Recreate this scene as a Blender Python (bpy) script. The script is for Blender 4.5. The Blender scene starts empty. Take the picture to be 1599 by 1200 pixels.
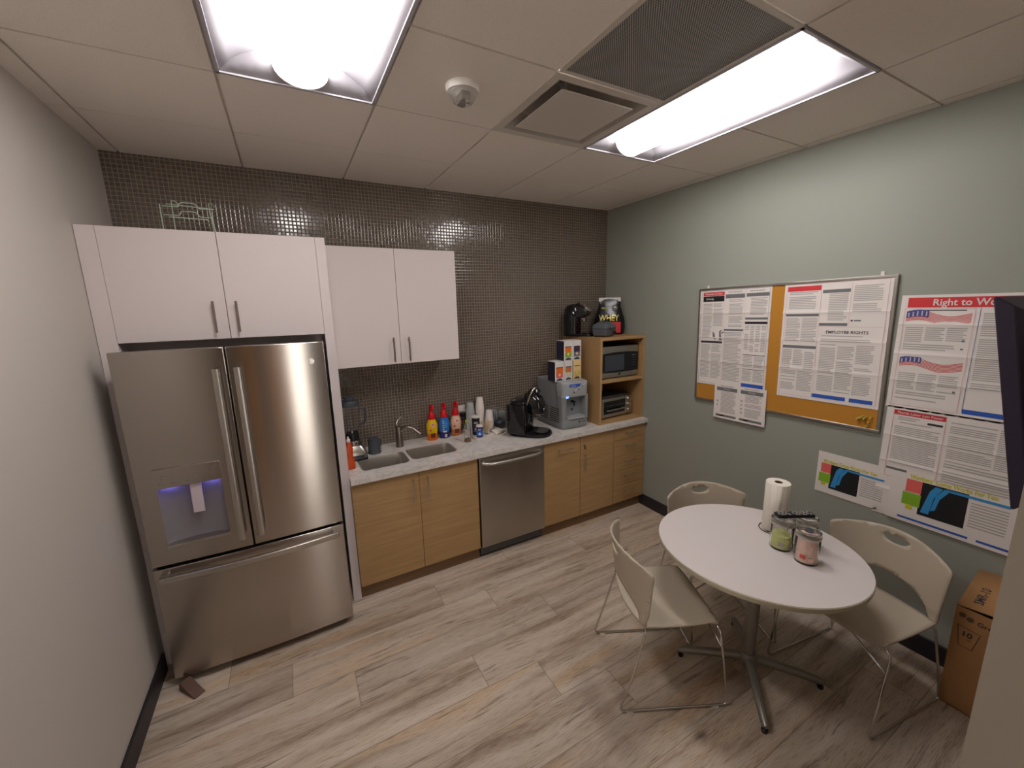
import bpy, bmesh, math, random
from mathutils import Vector, Matrix
from mathutils.geometry import delaunay_2d_cdt
random.seed(7)
PI = math.pi
SC = bpy.context.scene
COL = SC.collection

# ------------------------------------------------------------------ camera, world, exposure
CAM = Vector((0.8163, -3.3428, 2.0165))
R_, U_, F_ = (Vector((0.87518732, -0.4832433, -0.02287079)), Vector((0.11071896, 0.15405155, 0.98183982)),
              Vector((0.47094424, 0.86182599, -0.18832816)))
cd = bpy.data.cameras.new('camera'); cd.sensor_width = 36.0; cd.lens = 36.0 * 631.05 / 1599.0
cd.clip_start = 0.02
cam = bpy.data.objects.new('camera', cd); COL.objects.link(cam)
mw = Matrix.Identity(4)
for i, c in enumerate((R_, U_, -F_)):
    for j in range(3): mw[j][i] = c[j]
mw.translation = CAM
cam.matrix_world = mw
SC.camera = cam
wd = bpy.data.worlds.new('world'); SC.world = wd; wd.use_nodes = True
wd.node_tree.nodes['Background'].inputs[0].default_value = (1, 0.95, 0.9, 1)
wd.node_tree.nodes['Background'].inputs[1].default_value = 3.0  # fill light, enters through the gap added in the rear wall
SC.view_settings.view_transform = 'Standard'; SC.view_settings.look = 'None'
SC.view_settings.gamma = 1.0; SC.view_settings.use_curve_mapping = False
SC.view_settings.exposure = 0.5
LIGHT = 16.0          # strength of the ceiling lenses

# ------------------------------------------------------------------ room numbers
XL, W, H = -0.02, 3.7975, 2.9519
YB = -4.7            # rear wall behind the camera
T = 0.6096; XA = 0.6775; Y1 = -1.2129
ZC = 0.9145          # counter top
PX, PY = 2.1, -3.168 # corner of the wall block on the right

# ------------------------------------------------------------------ materials
def srgb(r, g, b):
    f = lambda c: (c / 255.0) / 12.92 if c <= 10 else (((c / 255.0) + 0.055) / 1.055) ** 2.4
    return (f(r), f(g), f(b), 1)
def newmat(name):
    m = bpy.data.materials.new(name); m.use_nodes = True
    return m, m.node_tree, m.node_tree.nodes['Principled BSDF']
def mat(name, col, rough=0.5, metal=0.0, spec=0.5, bump=0.0, bscale=200.0, var=0.0, vscale=8.0, coat=0.0, trans=0.0, ior=1.45, alpha=1.0, sheen=0.0):
    m, nt, b = newmat(name)
    b.inputs['Base Color'].default_value = col
    b.inputs['Roughness'].default_value = rough
    b.inputs['Metallic'].default_value = metal
    b.inputs['Specular IOR Level'].default_value = spec
    b.inputs['Coat Weight'].default_value = coat
    b.inputs['Transmission Weight'].default_value = trans
    b.inputs['IOR'].default_value = ior
    b.inputs['Alpha'].default_value = alpha
    tc = nt.nodes.new('ShaderNodeNewGeometry')
    if bump:
        n = nt.nodes.new('ShaderNodeTexNoise'); n.inputs['Scale'].default_value = bscale; n.inputs['Detail'].default_value = 3
        bp = nt.nodes.new('ShaderNodeBump'); bp.inputs['Strength'].default_value = bump; bp.inputs['Distance'].default_value = 0.002
        nt.links.new(tc.outputs['Position'], n.inputs['Vector'])
        nt.links.new(n.outputs['Fac'], bp.inputs['Height']); nt.links.new(bp.outputs['Normal'], b.inputs['Normal'])
    if var:
        n = nt.nodes.new('ShaderNodeTexNoise'); n.inputs['Scale'].default_value = vscale; n.inputs['Detail'].default_value = 4
        nt.links.new(tc.outputs['Position'], n.inputs['Vector'])
        mx = nt.nodes.new('ShaderNodeMix'); mx.data_type = 'RGBA'
        mx.inputs['A'].default_value = tuple(c * (1 - var) for c in col[:3]) + (1,)
        mx.inputs['B'].default_value = tuple(min(1, c * (1 + var)) for c in col[:3]) + (1,)
        nt.links.new(n.outputs['Fac'], mx.inputs['Factor']); nt.links.new(mx.outputs['Result'], b.inputs['Base Color'])
    return m
def emit(name, col, s):
    m, nt, b = newmat(name)
    b.inputs['Base Color'].default_value = (0.8, 0.8, 0.8, 1)
    b.inputs['Emission Color'].default_value = col; b.inputs['Emission Strength'].default_value = s
    return m
class NT:
    """tiny node-graph helper"""
    def __init__(s, name): s.m, s.nt, s.b = newmat(name)
    def node(s, t, **k):
        n = s.nt.nodes.new(t)
        for a, v in k.items(): setattr(n, a, v)
        return n
    def link(s, a, b): s.nt.links.new(a, b)
    def val(s, sock, v):
        if isinstance(v, (int, float)): sock.default_value = v
        elif isinstance(v, (tuple, list)): sock.default_value = v
        else: s.link(v, sock)
    def math(s, op, a, b=0.0, c=0.0, clamp=False):
        n = s.node('ShaderNodeMath', operation=op); n.use_clamp = clamp
        s.val(n.inputs[0], a); s.val(n.inputs[1], b); s.val(n.inputs[2], c); return n.outputs[0]
    def mix(s, f, a, b, blend='MIX'):
        n = s.node('ShaderNodeMix', data_type='RGBA'); n.blend_type = blend
        s.val(n.inputs['Factor'], f); s.val(n.inputs['A'], a); s.val(n.inputs['B'], b); return n.outputs['Result']
    def pos(s):
        g = s.node('ShaderNodeNewGeometry'); x = s.node('ShaderNodeSeparateXYZ'); s.link(g.outputs['Position'], x.inputs[0])
        return x.outputs[0], x.outputs[1], x.outputs[2]
    def vec(s, x, y, z):
        n = s.node('ShaderNodeCombineXYZ'); s.val(n.inputs[0], x); s.val(n.inputs[1], y); s.val(n.inputs[2], z); return n.outputs[0]
    def noise(s, v, scale=1, detail=4, rough=.5, dist=0):
        n = s.node('ShaderNodeTexNoise'); s.link(v, n.inputs['Vector']); n.inputs['Scale'].default_value = scale
        n.inputs['Detail'].default_value = detail; n.inputs['Roughness'].default_value = rough; n.inputs['Distortion'].default_value = dist
        return n.outputs['Fac']
    def white(s, v, dim='3D'):
        n = s.node('ShaderNodeTexWhiteNoise', noise_dimensions=dim); s.link(v, n.inputs['Vector']); return n.outputs['Value'], n.outputs['Color']
    def ramp(s, f, stops):
        n = s.node('ShaderNodeValToRGB'); s.link(f, n.inputs[0]); cr = n.color_ramp
        while len(cr.elements) < len(stops): cr.elements.new(0.5)
        for e, (p, c) in zip(cr.elements, stops): e.position = p; e.color = c
        return n.outputs[0]
    def mrange(s, v, a, b, c=0, d=1):
        n = s.node('ShaderNodeMapRange'); n.clamp = True; s.val(n.inputs[0], v)
        for i, q in enumerate((a, b, c, d)): n.inputs[i + 1].default_value = q
        return n.outputs[0]
    def bump(s, h, strength, dist):
        n = s.node('ShaderNodeBump'); n.inputs['Strength'].default_value = strength; n.inputs['Distance'].default_value = dist
        s.link(h, n.inputs['Height']); s.link(n.outputs['Normal'], s.b.inputs['Normal']); return n

def tile_material():
    g = NT('mosaic_tile'); x, y, z = g.pos(); P = 0.0251
    tx = g.math('DIVIDE', x, P); tz = g.math('DIVIDE', z, P)
    fx = g.math('FRACT', tx); fz = g.math('FRACT', tz)
    ix = g.math('FLOOR', tx); iz = g.math('FLOOR', tz)
    dx = g.math('SUBTRACT', 0.5, g.math('ABSOLUTE', g.math('SUBTRACT', fx, 0.5)))
    dz = g.math('SUBTRACT', 0.5, g.math('ABSOLUTE', g.math('SUBTRACT', fz, 0.5)))
    d = g.math('MINIMUM', dx, dz)
    tilem = g.mrange(d, 0.055, 0.10)
    rv, rc = g.white(g.vec(ix, iz, 3.0))
    base = g.ramp(rv, [(0, srgb(92, 80, 73)), (.5, srgb(99, 87, 79)), (1, srgb(106, 94, 85))])
    col = g.mix(tilem, srgb(142, 129, 112), base)
    g.link(col, g.b.inputs['Base Color'])
    g.link(g.mrange(tilem, 0, 1, .8, .13), g.b.inputs['Roughness'])
    g.b.inputs['Specular IOR Level'].default_value = .8
    # pillowed face plus a slight random lean of each tile
    pil = g.math('SQRT', g.mrange(d, 0.055, 0.20))
    s = g.node('ShaderNodeSeparateColor'); g.link(rc, s.inputs[0])
    lean = g.math('ADD', g.math('MULTIPLY', g.math('SUBTRACT', s.outputs[0], .5), g.math('SUBTRACT', fx, .5)),
                  g.math('MULTIPLY', g.math('SUBTRACT', s.outputs[1], .5), g.math('SUBTRACT', fz, .5)))
    h = g.math('ADD', pil, g.math('MULTIPLY', lean, .7))
    g.bump(h, 1.0, 0.0008)
    return g.m

def floor_material():
    g = NT('floor_planks'); x, y, z = g.pos(); PW, PL = 0.2345, 1.24
    ty = g.math('DIVIDE', g.math('ADD', y, 0.713 + 20 * PW), PW)
    row = g.math('FLOOR', ty); fy = g.math('FRACT', ty)
    r3 = g.math('MODULO', g.math('SUBTRACT', 79, row), 3)
    tx = g.math('DIVIDE', g.math('SUBTRACT', g.math('ADD', x, 12.4 - 1.555), g.math('MULTIPLY', r3, .31)), PL)
    ix = g.math('FLOOR', tx); fx = g.math('FRACT', tx)
    rv, rc = g.white(g.vec(row, ix, 1.0)); s = g.node('ShaderNodeSeparateColor'); g.link(rc, s.inputs[0])
    ox = g.math('MULTIPLY', s.outputs[0], 37); oy = g.math('MULTIPLY', s.outputs[1], 23)
    px = g.math('ADD', x, ox); py = g.math('ADD', y, oy)
    warp = g.noise(g.vec(g.math('MULTIPLY', px, 1.2), g.math('MULTIPLY', py, 3.0), 0), 1, 2)
    wy = g.math('ADD', py, g.math('MULTIPLY', warp, 0.10))
    broad = g.noise(g.vec(g.math('MULTIPLY', px, .9), g.math('MULTIPLY', wy, 11), 0), 1, 3, .5)
    streak = g.noise(g.vec(g.math('MULTIPLY', px, 2.6), g.math('MULTIPLY', wy, 42), 2), 1, 5, .6)
    fine = g.noise(g.vec(g.math('MULTIPLY', px, 14), g.math('MULTIPLY', wy, 260), 4), 1, 3, .6)
    c = g.ramp(broad, [(.30, srgb(132, 109, 91)), (.42, srgb(170, 151, 133)), (.55, srgb(189, 173, 157)), (.70, srgb(206, 193, 180))])
    tan = g.noise(g.vec(g.math('MULTIPLY', px, .8), g.math('MULTIPLY', wy, 7), 9), 1, 2)
    c = g.mix(g.math('MULTIPLY', g.mrange(tan, .55, .68), .6), c, srgb(196, 164, 126))
    c = g.mix(g.math('MULTIPLY', g.mrange(streak, .43, .32), .85), c, srgb(108, 88, 74))
    c = g.mix(g.math('MULTIPLY', g.mrange(fine, .42, .62), .35), c, srgb(212, 200, 186))
    c = g.mix(g.math('MULTIPLY', g.mrange(fine, .45, .32), .55), c, srgb(124, 106, 92))
    # knots
    v = g.node('ShaderNodeTexVoronoi'); g.link(g.vec(g.math('MULTIPLY', px, 1.9), g.math('MULTIPLY', wy, 4.6), 0), v.inputs['Vector']); v.inputs['Scale'].default_value = 1
    kd = g.math('ADD', v.outputs['Distance'], g.math('MULTIPLY', g.math('SUBTRACT', fine, .5), .10))
    kn = g.math('MULTIPLY', g.mrange(kd, .10, .03), .75)
    c = g.mix(kn, c, srgb(72, 58, 50))
    c = g.mix(1.0, c, g.mix(s.outputs[2], (.84, .83, .82, 1), (1.06, 1.05, 1.03, 1)), 'MULTIPLY')
    ey = g.math('MULTIPLY', g.math('SUBTRACT', .5, g.math('ABSOLUTE', g.math('SUBTRACT', fy, .5))), PW)
    ex = g.math('MULTIPLY', g.math('SUBTRACT', .5, g.math('ABSOLUTE', g.math('SUBTRACT', fx, .5))), PL)
    e = g.math('MINIMUM', ex, ey); seam = g.mrange(e, 0.0008, 0.0026)
    c = g.mix(seam, srgb(140, 122, 106), c)
    g.link(c, g.b.inputs['Base Color'])
    g.link(g.mrange(fine, .3, .7, .42, .56), g.b.inputs['Roughness'])
    g.b.inputs['Specular IOR Level'].default_value = .35
    h = g.math('ADD', g.math('MULTIPLY', seam, .6), g.math('MULTIPLY', fine, .35))
    g.bump(h, .5, .0012)
    return g.m

def wood_material(name, a, b, axis='x', rough=.5):
    g = NT(name); x, y, z = g.pos()
    if axis == 'x': v = g.vec(g.math('MULTIPLY', x, 3), g.math('MULTIPLY', y, 60), g.math('MULTIPLY', z, 60))
    else: v = g.vec(g.math('MULTIPLY', x, 60), g.math('MULTIPLY', y, 60), g.math('MULTIPLY', z, 3))
    n = g.noise(v, 1, 4, .55)
    c = g.ramp(n, [(.3, a), (.7, b)])
    f = g.noise(g.vec(x, y, z), 2.5, 2)
    c = g.mix(g.mrange(f, .3, .7, 0, .25), c, tuple(q * .82 for q in a[:3]) + (1,))
    g.link(c, g.b.inputs['Base Color']); g.b.inputs['Roughness'].default_value = rough
    g.bump(n, .15, .0006)
    return g.m

def quartz_material():
    g = NT('quartz'); x, y, z = g.pos(); p = g.vec(x, y, z)
    n = g.noise(p, 6, 5, .6, .8)
    c = g.ramp(n, [(.42, srgb(216, 210, 204)), (.485, srgb(208, 202, 196)), (.50, srgb(188, 182, 176)), (.515, srgb(209, 203, 197)), (.6, srgb(218, 212, 206))])
    sp = g.noise(p, 160, 2)
    c = g.mix(g.math('MULTIPLY', g.mrange(sp, .62, .72), .5), c, srgb(150, 146, 142))
    g.link(c, g.b.inputs['Base Color']); g.b.inputs['Roughness'].default_value = .22
    return g.m

def steel_material(name, col, rough, aniso=.75, rot=0.0, axis='Z'):
    g = NT(name); x, y, z = g.pos()
    g.b.inputs['Base Color'].default_value = col; g.b.inputs['Metallic'].default_value = 1
    g.b.inputs['Roughness'].default_value = rough
    g.b.inputs['Anisotropic'].default_value = aniso; g.b.inputs['Anisotropic Rotation'].default_value = rot
    t = g.node('ShaderNodeTangent', direction_type='RADIAL', axis=axis); g.link(t.outputs[0], g.b.inputs['Tangent'])
    return g.m

def ceiling_material():
    g = NT('ceiling_tile'); x, y, z = g.pos(); n = g.noise(g.vec(x, y, z), 420, 2); n2 = g.noise(g.vec(x, y, z), 90, 3)
    g.link(g.mix(g.mrange(n, .3, .5), srgb(222, 214, 206), srgb(240, 232, 224)), g.b.inputs['Base Color'])
    g.b.inputs['Roughness'].default_value = .95; g.b.inputs['Specular IOR Level'].default_value = .1
    g.bump(g.math('ADD', n, n2), .35, .0012)
    return g.m

M = {}
M['tile'] = tile_material(); M['floor'] = floor_material(); M['quartz'] = quartz_material(); M['ceil'] = ceiling_material()
M['grid'] = mat('ceiling_grid', srgb(206, 198, 188), .6)
M['wall_l'] = mat('paint_left', srgb(190, 182, 174), .62, bump=.12, bscale=260)
M['wall_r'] = mat('paint_sage', srgb(150, 152, 142), .62, bump=.12, bscale=260)
M['wall_p'] = mat('paint_taupe', srgb(158, 148, 134), .62, bump=.12, bscale=260)
M['base'] = mat('black_rubber_base', srgb(42, 38, 42), .45)
M['oak'] = wood_material('maple_laminate', srgb(164, 128, 84), srgb(182, 147, 102))
M['oak_v'] = wood_material('maple_laminate_upright', srgb(166, 130, 86), srgb(182, 147, 102), 'z')
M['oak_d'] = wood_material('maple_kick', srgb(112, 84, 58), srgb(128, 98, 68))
M['door'] = wood_material('streak_wood', srgb(236, 166, 88), srgb(244, 182, 106), 'z')  # bright orange for the added rear pieces mirrored in the refrigerator
M['white'] = mat('white_laminate', srgb(216, 204, 202), .42, spec=.4)
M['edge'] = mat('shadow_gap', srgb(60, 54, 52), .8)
M['steel'] = steel_material('brushed_steel', srgb(182, 174, 166), .22, .97, .25)
M['steel_s'] = mat('satin_steel', srgb(190, 186, 180), .28, 1)
M['steel_sink'] = mat('sink_steel', srgb(206, 202, 196), .34, 1)
M['chrome'] = mat('chrome', srgb(205, 203, 200), .12, 1)
M['nickel'] = mat('brushed_nickel', srgb(150, 140, 130), .3, 1)
M['grey_case'] = mat('appliance_grey', srgb(82, 80, 80), .5)
M['black'] = mat('black_plastic', srgb(22, 21, 24), .3)
M['blackg'] = mat('black_gloss', srgb(14, 14, 18), .08, coat=.5)
M['blackm'] = mat('black_matt', srgb(24, 23, 25), .7)
M['navy'] = mat('dark_indigo_void', srgb(20, 14, 34), .9)
M['tabletop'] = mat('table_laminate', srgb(212, 203, 200), .38, spec=.4)
M['tableedge'] = mat('table_edge', srgb(186, 178, 156), .5)
M['tableleg'] = mat('cast_grey_metal', srgb(150, 148, 142), .42, .7)
M['shell'] = mat('taupe_polypropylene', srgb(186, 173, 154), .55, bump=.25, bscale=900)
M['paper'] = mat('paper', srgb(226, 218, 212), .7, var=.03, vscale=5)
M['paper2'] = mat('paper_cool', srgb(220, 216, 216), .7, var=.03, vscale=5)
M['cork'] = mat('cork', srgb(186, 128, 44), .9, bump=.5, bscale=500, var=.12, vscale=220)
M['ink'] = mat('ink_black', srgb(52, 50, 52), .7)
M['inkg'] = mat('ink_grey', srgb(176, 170, 166), .7)
M['inkm'] = mat('ink_mid', srgb(110, 110, 112), .7)
M['red'] = mat('ink_red', srgb(206, 52, 58), .6)
M['pink'] = mat('ink_pink', srgb(218, 176, 176), .6)
M['blue'] = mat('ink_blue', srgb(44, 88, 178), .6)
M['sky'] = mat('ink_skyblue', srgb(50, 140, 200), .6)
M['flagb'] = mat('ink_flag_blue', srgb(72, 74, 140), .6)
M['yel'] = mat('ink_yellow', srgb(206, 196, 50), .6)
M['grn'] = mat('ink_green', srgb(130, 176, 40), .6)
M['coral'] = mat('ink_coral', srgb(226, 100, 94), .6)
M['card'] = mat('cardboard', srgb(166, 122, 78), .8, var=.08, vscale=30)
M['cardin'] = mat('cardboard_inner', srgb(70, 50, 38), .9)
M['towel'] = mat('paper_towel', srgb(232, 224, 212), .9, bump=.5, bscale=260)
M['core'] = mat('towel_core', srgb(110, 84, 66), .9)
M['glass'] = mat('clear_glass', (1, 1, 1, 1), .03, trans=1.0, ior=1.3)
M['plast'] = mat('clear_plastic', (1, 1, 1, 1), .06, trans=.97, ior=1.12)
M['milky'] = mat('milky_plastic', srgb(206, 208, 206), .35, trans=.35, ior=1.2)
M['lensE'] = emit('lit_lens', (1.0, 0.965, 0.94, 1), LIGHT)
M['reflector'] = mat('white_reflector', srgb(176, 172, 178), .45)
M['endcap'] = emit('glowing_end_cap', (1, .86, .84, 1), .75)
M['mesh'] = None
M['ledE'] = emit('blue_led', (.22, .2, 1, 1), 9.0)
M['disp'] = mat('dispenser_plastic', srgb(128, 122, 126), .4)
M['lilac'] = mat('pale_paddle', srgb(206, 192, 200), .5)
M['wcgrey'] = mat('cooler_grey', srgb(134, 136, 138), .45)
M['wcgrey2'] = mat('cooler_grey_light', srgb(156, 158, 160), .4)
M['orange'] = mat('orange_soap', srgb(196, 72, 24), .25)
M['creamy'] = mat('bottle_yellow', srgb(232, 186, 20), .3)
M['creamo'] = mat('bottle_orange', srgb(226, 110, 24), .3)
M['creamb'] = mat('bottle_blue', srgb(40, 110, 196), .3)
M['creamn'] = mat('bottle_navy', srgb(34, 44, 110), .3)
M['creamt'] = mat('bottle_tan', srgb(222, 180, 150), .3)
M['creamc'] = mat('bottle_copper', srgb(190, 116, 66), .3)
M['pump'] = mat('red_pump', srgb(206, 16, 30), .3)
M['brown'] = mat('label_brown', srgb(96, 44, 20), .4)
M['honey'] = mat('honey', srgb(150, 92, 34), .1, trans=.3)
M['stick'] = mat('birch_wood', srgb(222, 192, 150), .7)
M['cup'] = mat('paper_cup', srgb(224, 214, 206), .7)
M['slate'] = mat('slate_plastic', srgb(62, 66, 74), .4)
M['wgrey'] = mat('waffle_grey', srgb(84, 87, 92), .38)
M['foil'] = mat('black_foil', srgb(18, 18, 20), .24)
M['gold'] = mat('foil_gold', srgb(206, 186, 96), .35, .3)
M['lime'] = mat('label_lime', srgb(150, 160, 60), .6)
M['tea_w'] = mat('tea_white', srgb(214, 210, 206), .5)
M['tea_n'] = mat('tea_navy', srgb(38, 38, 58), .5)
M['tea_c'] = mat('tea_cream', srgb(226, 196, 140), .5)
M['plum'] = mat('label_plum', srgb(60, 44, 66), .5)
M['tv'] = mat('tv_casing', srgb(44, 34, 56), .5, bump=.4, bscale=900, var=.25, vscale=400)
M['tvs'] = mat('tv_screen', srgb(10, 10, 14), .1)
M['rub'] = mat('brown_rubber', srgb(96, 72, 62), .55)
M['sea'] = mat('pale_green_wire', srgb(190, 206, 188), .35, .3)
M['plate'] = mat('outlet_plastic', srgb(214, 208, 200), .4)
M['pinkf'] = mat('pink_packets', srgb(240, 204, 186), .6, var=.15, vscale=60)
M['greenf'] = mat('green_packets', srgb(206, 212, 130), .6, var=.15, vscale=60)
M['pale'] = mat('pale_packets', srgb(196, 196, 176), .6, var=.1, vscale=60)

def mesh_mat():
    g = NT('perforated_metal'); x, y, z = g.pos(); P = .0105
    a = g.math('FRACT', g.math('DIVIDE', g.math('ADD', x, y), P)); b = g.math('FRACT', g.math('DIVIDE', g.math('SUBTRACT', x, y), P))
    da = g.math('ABSOLUTE', g.math('SUBTRACT', a, .5)); db = g.math('ABSOLUTE', g.math('SUBTRACT', b, .5))
    r = g.math('SQRT', g.math('ADD', g.math('MULTIPLY', da, da), g.math('MULTIPLY', db, db)))
    hole = g.mrange(r, .40, .33)
    g.link(g.mix(hole, srgb(170, 168, 164), srgb(26, 26, 28)), g.b.inputs['Base Color']); g.b.inputs['Roughness'].default_value = .6
    return g.m
M['mesh'] = mesh_mat()

# ------------------------------------------------------------------ mesh building
class MB:
    def __init__(s): s.v = []; s.f = []; s.m = []; s.T = Matrix.Identity(4)
    def add(s, vs, fs, m=0):
        o = len(s.v); s.v += [s.T @ Vector(p) for p in vs]
        for f in fs: s.f.append([i + o for i in f]); s.m.append(m)
        return s
    def box(s, x0, x1, y0, y1, z0, z1, m=0):
        x0, x1 = min(x0, x1), max(x0, x1); y0, y1 = min(y0, y1), max(y0, y1); z0, z1 = min(z0, z1), max(z0, z1)
        v = [(x, y, z) for z in (z0, z1) for y in (y0, y1) for x in (x0, x1)]
        return s.add(v, [(0, 2, 3, 1), (4, 5, 7, 6), (0, 1, 5, 4), (2, 6, 7, 3), (0, 4, 6, 2), (1, 3, 7, 5)], m)
    def loft(s, rings, m=0, cap0=True, cap1=True, closed=True):
        n = len(rings[0]); vs = [p for r in rings for p in r]; fs = []
        for k in range(len(rings) - 1):
            for i in range(n if closed else n - 1):
                j = (i + 1) % n; fs.append((k * n + i, k * n + j, (k + 1) * n + j, (k + 1) * n + i))
        if cap0: fs.append(tuple(range(n - 1, -1, -1)))
        if cap1: fs.append(tuple((len(rings) - 1) * n + i for i in range(n)))
        return s.add(vs, fs, m)
    def lathe(s, prof, c=(0, 0, 0), seg=24, m=0, cap0=True, cap1=True, axis='z', sx=1, sy=1):
        rings = []
        for r, h in prof:
            ring = []
            for i in range(seg):
                a = 2 * PI * i / seg; p = (r * math.cos(a) * sx, r * math.sin(a) * sy, h)
                if axis == 'x': p = (h, p[0], p[1])
                if axis == 'y': p = (p[1], h, p[0])
                ring.append((p[0] + c[0], p[1] + c[1], p[2] + c[2]))
            rings.append(ring)
        return s.loft(rings, m, cap0, cap1)
    def tube(s, pts, r, seg=8, m=0, closed=False, sq=None):
        P = [Vector(p) for p in pts]; n = len(P); rad = r if isinstance(r, (list, tuple)) else [r] * n
        rings = []; up = None
        for i in range(n):
            if closed: t = (P[(i + 1) % n] - P[i - 1])
            else: t = P[min(i + 1, n - 1)] - P[max(i - 1, 0)]
            t.normalize()
            if up is None:
                up = Vector((0, 0, 1)) if abs(t.z) < .9 else Vector((1, 0, 0))
            up = up - t * up.dot(t)
            if up.length < 1e-4: up = t.orthogonal()
            up.normalize(); w = t.cross(up)
            if sq: ring = [P[i] + up * a * sq[1] + w * b * sq[0] for a, b in ((-1, -1), (1, -1), (1, 1), (-1, 1))]
            else: ring = [P[i] + (up * math.cos(2 * PI * k / seg) + w * math.sin(2 * PI * k / seg)) * rad[i] for k in range(seg)]
            rings.append([tuple(q) for q in ring])
        if closed: rings.append(rings[0])
        return s.loft(rings, m, not closed, not closed)
    def prism(s, poly, h0, h1, m=0, plane='xy'):
        """extrude 2-D polygon; plane gives the axes of its coordinates"""
        def P(a, b, h): return {'xy': (a, b, h), 'xz': (a, h, b), 'yz': (h, a, b)}[plane]
        return s.loft([[P(a, b, h0) for a, b in poly], [P(a, b, h1) for a, b in poly]], m)
    def quad(s, a, b, c, d, m=0): return s.add([a, b, c, d], [(0, 1, 2, 3)], m)
    def text(s, body, size, x, y, z=0.0, m=0, align='LEFT', bold=0.0, sx=1.0, depth=0.0003):
        cu = bpy.data.curves.new('t', 'FONT'); cu.body = body; cu.size = size; cu.align_x = align; cu.align_y = 'CENTER'
        cu.resolution_u = 2; cu.offset = bold; cu.extrude = depth
        o = bpy.data.objects.new('t', cu); COL.objects.link(o)
        me = bpy.data.meshes.new_from_object(o.evaluated_get(bpy.context.evaluated_depsgraph_get()))
        s.add([(v.co.x * sx + x, v.co.y + y, v.co.z + z) for v in me.vertices], [tuple(p.vertices) for p in me.polygons], m)
        bpy.data.objects.remove(o); bpy.data.curves.remove(cu); bpy.data.meshes.remove(me)
        return s

def rr(x0, x1, y0, y1, r, n=5):
    out = []
    for cx, cy, a0 in ((x1 - r, y1 - r, 0), (x0 + r, y1 - r, 90), (x0 + r, y0 + r, 180), (x1 - r, y0 + r, 270)):
        for i in range(n + 1):
            a = math.radians(a0 + 90 * i / n); out.append((cx + r * math.cos(a), cy + r * math.sin(a)))
    return out
def arc(pts, r, n=6):
    """round the inner corners of a 3-D polyline"""
    P = [Vector(p) for p in pts]; out = [P[0]]
    for i in range(1, len(P) - 1):
        a = P[i - 1] - P[i]; b = P[i + 1] - P[i]; k = min(r, a.length * .49, b.length * .49)
        A = P[i] + a.normalized() * k; B = P[i] + b.normalized() * k
        for t in range(n + 1):
            q = t / n; out.append(A * (1 - q) ** 2 + P[i] * 2 * q * (1 - q) + B * q * q)
    out.append(P[-1]); return out
def cdt_region(outline, holes=(), step=0.02, jitter=0):
    """2-D triangulation with inner grid points; returns points, tris"""
    pts = [Vector(p) for p in outline]; edges = [(i, (i + 1) % len(outline)) for i in range(len(outline))]
    for h in holes:
        o = len(pts); pts += [Vector(p) for p in h]; edges += [(o + i, o + (i + 1) % len(h)) for i in range(len(h))]
    def inside(p, poly):
        c = False; j = len(poly) - 1
        for i in range(len(poly)):
            a, b = poly[i], poly[j]
            if (a[1] > p[1]) != (b[1] > p[1]) and p[0] < (b[0] - a[0]) * (p[1] - a[1]) / (b[1] - a[1]) + a[0]: c = not c
            j = i
        return c
    def near(p, poly): return min((p[0] - q[0]) ** 2 + (p[1] - q[1]) ** 2 for q in poly) < (step * .45) ** 2
    xs = [p[0] for p in outline]; ys = [p[1] for p in outline]
    y = min(ys) + step / 2
    while y < max(ys):
        x = min(xs) + step / 2
        while x < max(xs):
            p = (x, y)
            if inside(p, outline) and not near(p, outline) and not any(inside(p, h) or near(p, h) for h in holes): pts.append(Vector(p))
            x += step
        y += step
    r = delaunay_2d_cdt(pts, edges, [], 1, 1e-6)
    tri = []
    for f in r[2]:
        c = (sum(r[0][i][0] for i in f) / len(f), sum(r[0][i][1] for i in f) / len(f))
        if inside(c, outline) and not any(inside(c, h) for h in holes): tri.append(tuple(f))
    return [tuple(p) for p in r[0]], tri

ROOT = {}
def props(o, label=None, cat=None, group=None, kind=None):
    if label: o['label'] = label
    if cat: o['category'] = cat
    if group: o['group'] = group
    if kind: o['kind'] = kind
def mesh_obj(name, mb, mats, inv=None, bev=0.0, bseg=2, solid=0.0, sub=0, angle=38, weld=False):
    me = bpy.data.meshes.new(name)
    vs = [tuple((inv @ p) if inv else p) for p in mb.v]
    me.from_pydata(vs, [], mb.f)
    if not isinstance(mats, (list, tuple)): mats = [mats]
    for q in mats: me.materials.append(q)
    me.polygons.foreach_set('material_index', mb.m)
    bm = bmesh.new(); bm.from_mesh(me)
    if weld: bmesh.ops.remove_doubles(bm, verts=bm.verts, dist=1e-5)
    bmesh.ops.recalc_face_normals(bm, faces=bm.faces)
    bm.to_mesh(me); bm.free()
    me.polygons.foreach_set('use_smooth', [True] * len(me.polygons))
    me.set_sharp_from_angle(angle=math.radians(angle))
    o = bpy.data.objects.new(name, me); COL.objects.link(o)
    if solid:
        md = o.modifiers.new('thickness', 'SOLIDIFY'); md.thickness = solid; md.offset = 0
    if bev:
        md = o.modifiers.new('bevel', 'BEVEL'); md.width = bev; md.segments = bseg; md.limit_method = 'ANGLE'; md.angle_limit = math.radians(40)
        md.harden_normals = False
    if sub:
        md = o.modifiers.new('sub', 'SUBSURF'); md.levels = sub; md.render_levels = sub
    return o
def thing(name, label, cat, loc=(0, 0, 0), rotz=0.0, group=None):
    e = bpy.data.objects.new(name, None); e.empty_display_size = .05; COL.objects.link(e)
    e.location = loc; e.rotation_euler = (0, 0, rotz); props(e, label, cat, group)
    ROOT[e.name] = Matrix.Translation(loc) @ Matrix.Rotation(rotz, 4, 'Z')
    return e
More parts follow.
